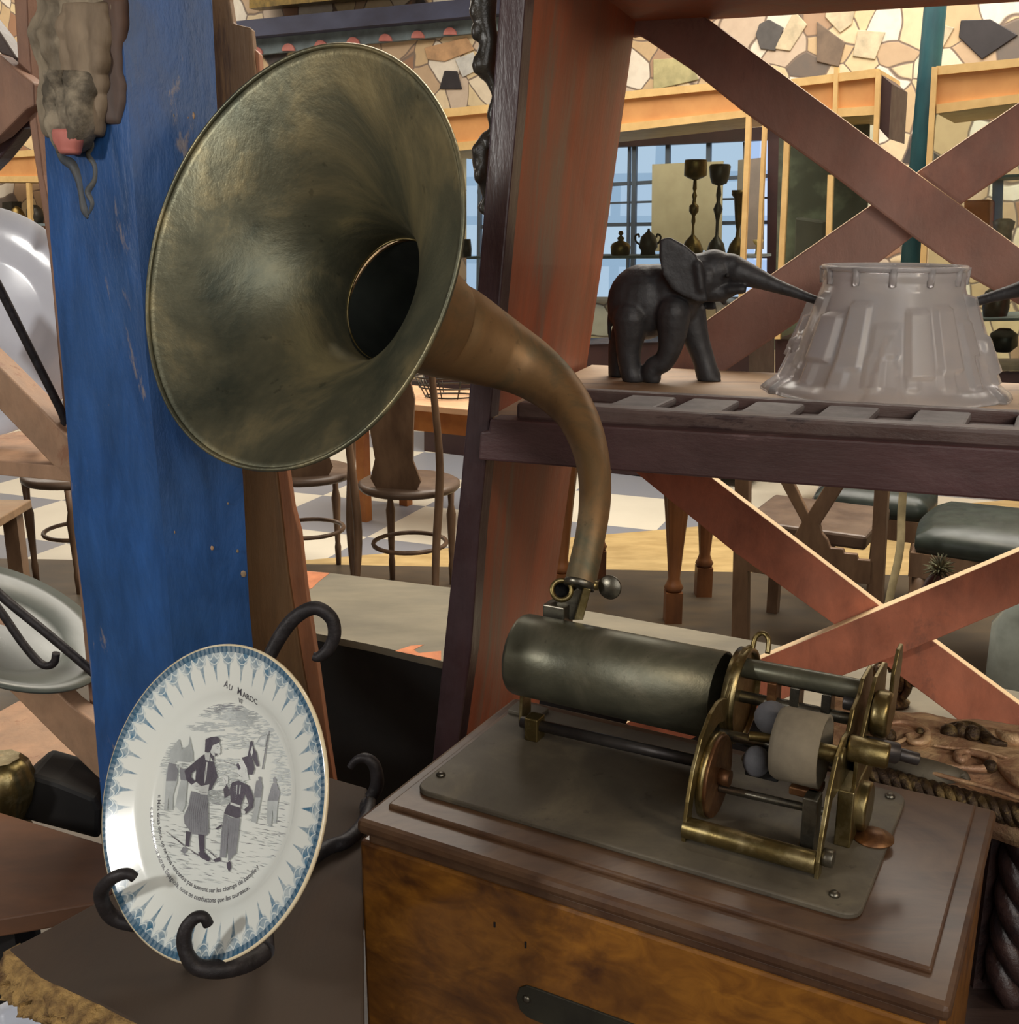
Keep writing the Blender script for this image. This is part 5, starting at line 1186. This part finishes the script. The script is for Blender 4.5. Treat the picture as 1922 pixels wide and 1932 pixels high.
# lower plank at the left
lp = thing('plank_table', 'brown plank surface low at the left, behind the plate board', 'plank', at_z(60, 1600, TZ + .01))
zl = CAMZ - .64
MB().prism([at_z(x, y, zl) for x, y in ((-160, 1500), (0, 1532), (196, 1592), (260, 1615), (200, 1700), (-160, 1760))], UZ * -.02).build('plank_face', simple('warm_plank', (124, 84, 58), (84, 60, 46), 8, .6, stretch=(.4, 1, 1)), lp, bev=.002)
for p in (at_z(0, 1560, zl), at_z(0, 1700, zl)): MB().box((p.x, p.y, (zl - .02) / 2), .04, .04, zl - .02).build('leg', M['black'], lp)
tag(MB().prism([at_y(x, y, 1.17) for x, y in ((18, 1545), (24, 1490), (56, 1462), (110, 1478), (178, 1506), (188, 1530), (186, 1586), (120, 1568), (60, 1552))], V3((0, .07, 0))).build('folded_cloth', M['black'], bev=.006), 'black folded cloth bundle under the lower left shelf', 'cloth')
gd = MB(); c_ = at_y(8, 1500, 1.16)
gd.lathe(c_ - UZ * .052, [(.02, 0), (.026, .006), (.018, .02), (.03, .045), (.036, .07), (.03, .09), (.022, .1)], UZ, 28, rf=lambda r, h, t, j: r * (1 + .06 * math.cos(9 * t)))
tag(gd.build('fluted_vase', M['brass']), 'shiny fluted brass vase cut off by the left edge, under the lower left shelf', 'vase')
# white plates on the left rack
def simple_plate(C, n, R, label, m=M['white_china']):
    n = V3(n).normalized(); pf = [(0, -.014), (.55 * R, -.014), (.62 * R, -.011), (.68 * R, -.006), (.85 * R, -.002), (R, .001), (R, -.002), (.84 * R, -.006), (.66 * R, -.012), (.55 * R, -.018), (0, -.018)]
    return tag(MB().lathe(C, pf, n, 80).build('plate', m), label, 'plate', None)
C1 = at_y(-52, 606, 1.40); n1 = V3((.05, -.96, .28)); simple_plate(C1, n1, .149, 'large glossy white plate standing on edge at the left, beside the blue post')
s1 = thing('plate_stand', 'thin black metal stand whose rod crosses the upright white plate at left', 'plate stand', at_y(110, 800, 1.27))
MB().tube([at_y(-40, 470, 1.19), at_y(0, 545, 1.205), at_y(60, 665, 1.225), at_y(115, 775, 1.245), at_y(122, 800, 1.25)], .0048, 10).build('rod', M['iron'], s1)
MB().tube([at_y(122, 800, 1.25), at_y(100, 806, 1.27), at_y(90, 815, 1.33)], .0048, 10).build('foot', M['iron'], s1)
MB().tube([at_y(-40, 470, 1.19), at_y(-60, 455, 1.2), at_y(-75, 480, 1.21)], .0048, 10).build('top_hook', M['iron'], s1)
C2 = at_y(8, 1176, 1.25); simple_plate(C2, V3((.52, -.03, .86)), .13, 'large white plate, coloured grey for shade, tilted almost flat at the left, above the lower rack shelf', simple('shaded_china', (92, 98, 92), (76, 82, 78), 6, .3))  # white china darkened in its colour to stand in for shade
s2 = thing('plate_stand', 'black bent-rod stand under the nearly flat shadowed plate at left', 'plate stand', at_y(90, 1262, 1.16))
MB().tube([at_y(-60, 1060, 1.12), at_y(0, 1122, 1.12), at_y(90, 1196, 1.12), at_y(168, 1262, 1.12), at_y(200, 1290, 1.12)], .005, 10).build('rod', M['iron'], s2)
MB().tube([at_y(-60, 1075, 1.13), at_y(0, 1152, 1.13), at_y(40, 1210, 1.13), at_y(70, 1246, 1.13), at_y(88, 1256, 1.13), at_y(102, 1250, 1.13), at_y(106, 1232, 1.13)], .0045, 10).build('rod', M['iron'], s2)
MB().tube([at_y(-60, 1060, 1.12), at_y(-75, 1055, 1.125), at_y(-60, 1075, 1.13)], .0045, 10).build('bend', M['iron'], s2)

# ------------------------------------------------------------------ light
def area(name, loc, to, size, power, col=(1, 1, 1), sy=None):
    l = bpy.data.lights.new(name, 'AREA'); l.energy = power; l.color = col; l.size = size
    if sy: l.shape = 'RECTANGLE'; l.size_y = sy
    o = bpy.data.objects.new(name, l); COL.objects.link(o); o.location = loc
    d = V3(to) - V3(loc); o.rotation_euler = d.to_track_quat('-Z', 'Y').to_euler(); return o
area('window_light_left', (-1.55, -.05, 1.75), (-.1, .75, 1.15), .15, 11, (1, .97, .91))
area('ceiling_light_back', B2 * 4.8 + B1 * -1 + V3((0, 0, 4.2)), B2 * 4.8 + B1 * -1, 5, 380, (1, .93, .82), 3)
area('fill_back_left', B2 * 4.8 + B1 * -8.5 + V3((0, 0, 4.2)), B2 * 4.8 + B1 * -8.5, 4, 200, (1, .93, .82), 3)  # unseen area light added to brighten the dark left back of the room
area('ceiling_light_mid', (1.0, 2.4, 3.6), (.6, 1.5, 1), 1.0, 60, (1, .88, .70))
area('fill_front', (.6, -2.6, 2.6), (0, 1, 1.1), 2.4, 56, (1, .98, .94))  # large frontal fill added behind the camera, no real source
area('warm_fill_right', (1.1, -.35, 1.95), (.1, .9, 1.15), .25, 7, (1, .84, .64))  # unseen warm light added to brighten the gilt frame and the lid
w = bpy.data.worlds.new('world'); SC.world = w; w.use_nodes = True
w.node_tree.nodes['Background'].inputs[0].default_value = (.8, .85, 1, 1); w.node_tree.nodes['Background'].inputs[1].default_value = .3
SC.view_settings.view_transform = 'Standard'; SC.view_settings.look = 'None'; SC.view_settings.exposure = 0; SC.view_settings.gamma = 1
SC.cycles.max_bounces = 8; SC.cycles.use_denoising = True
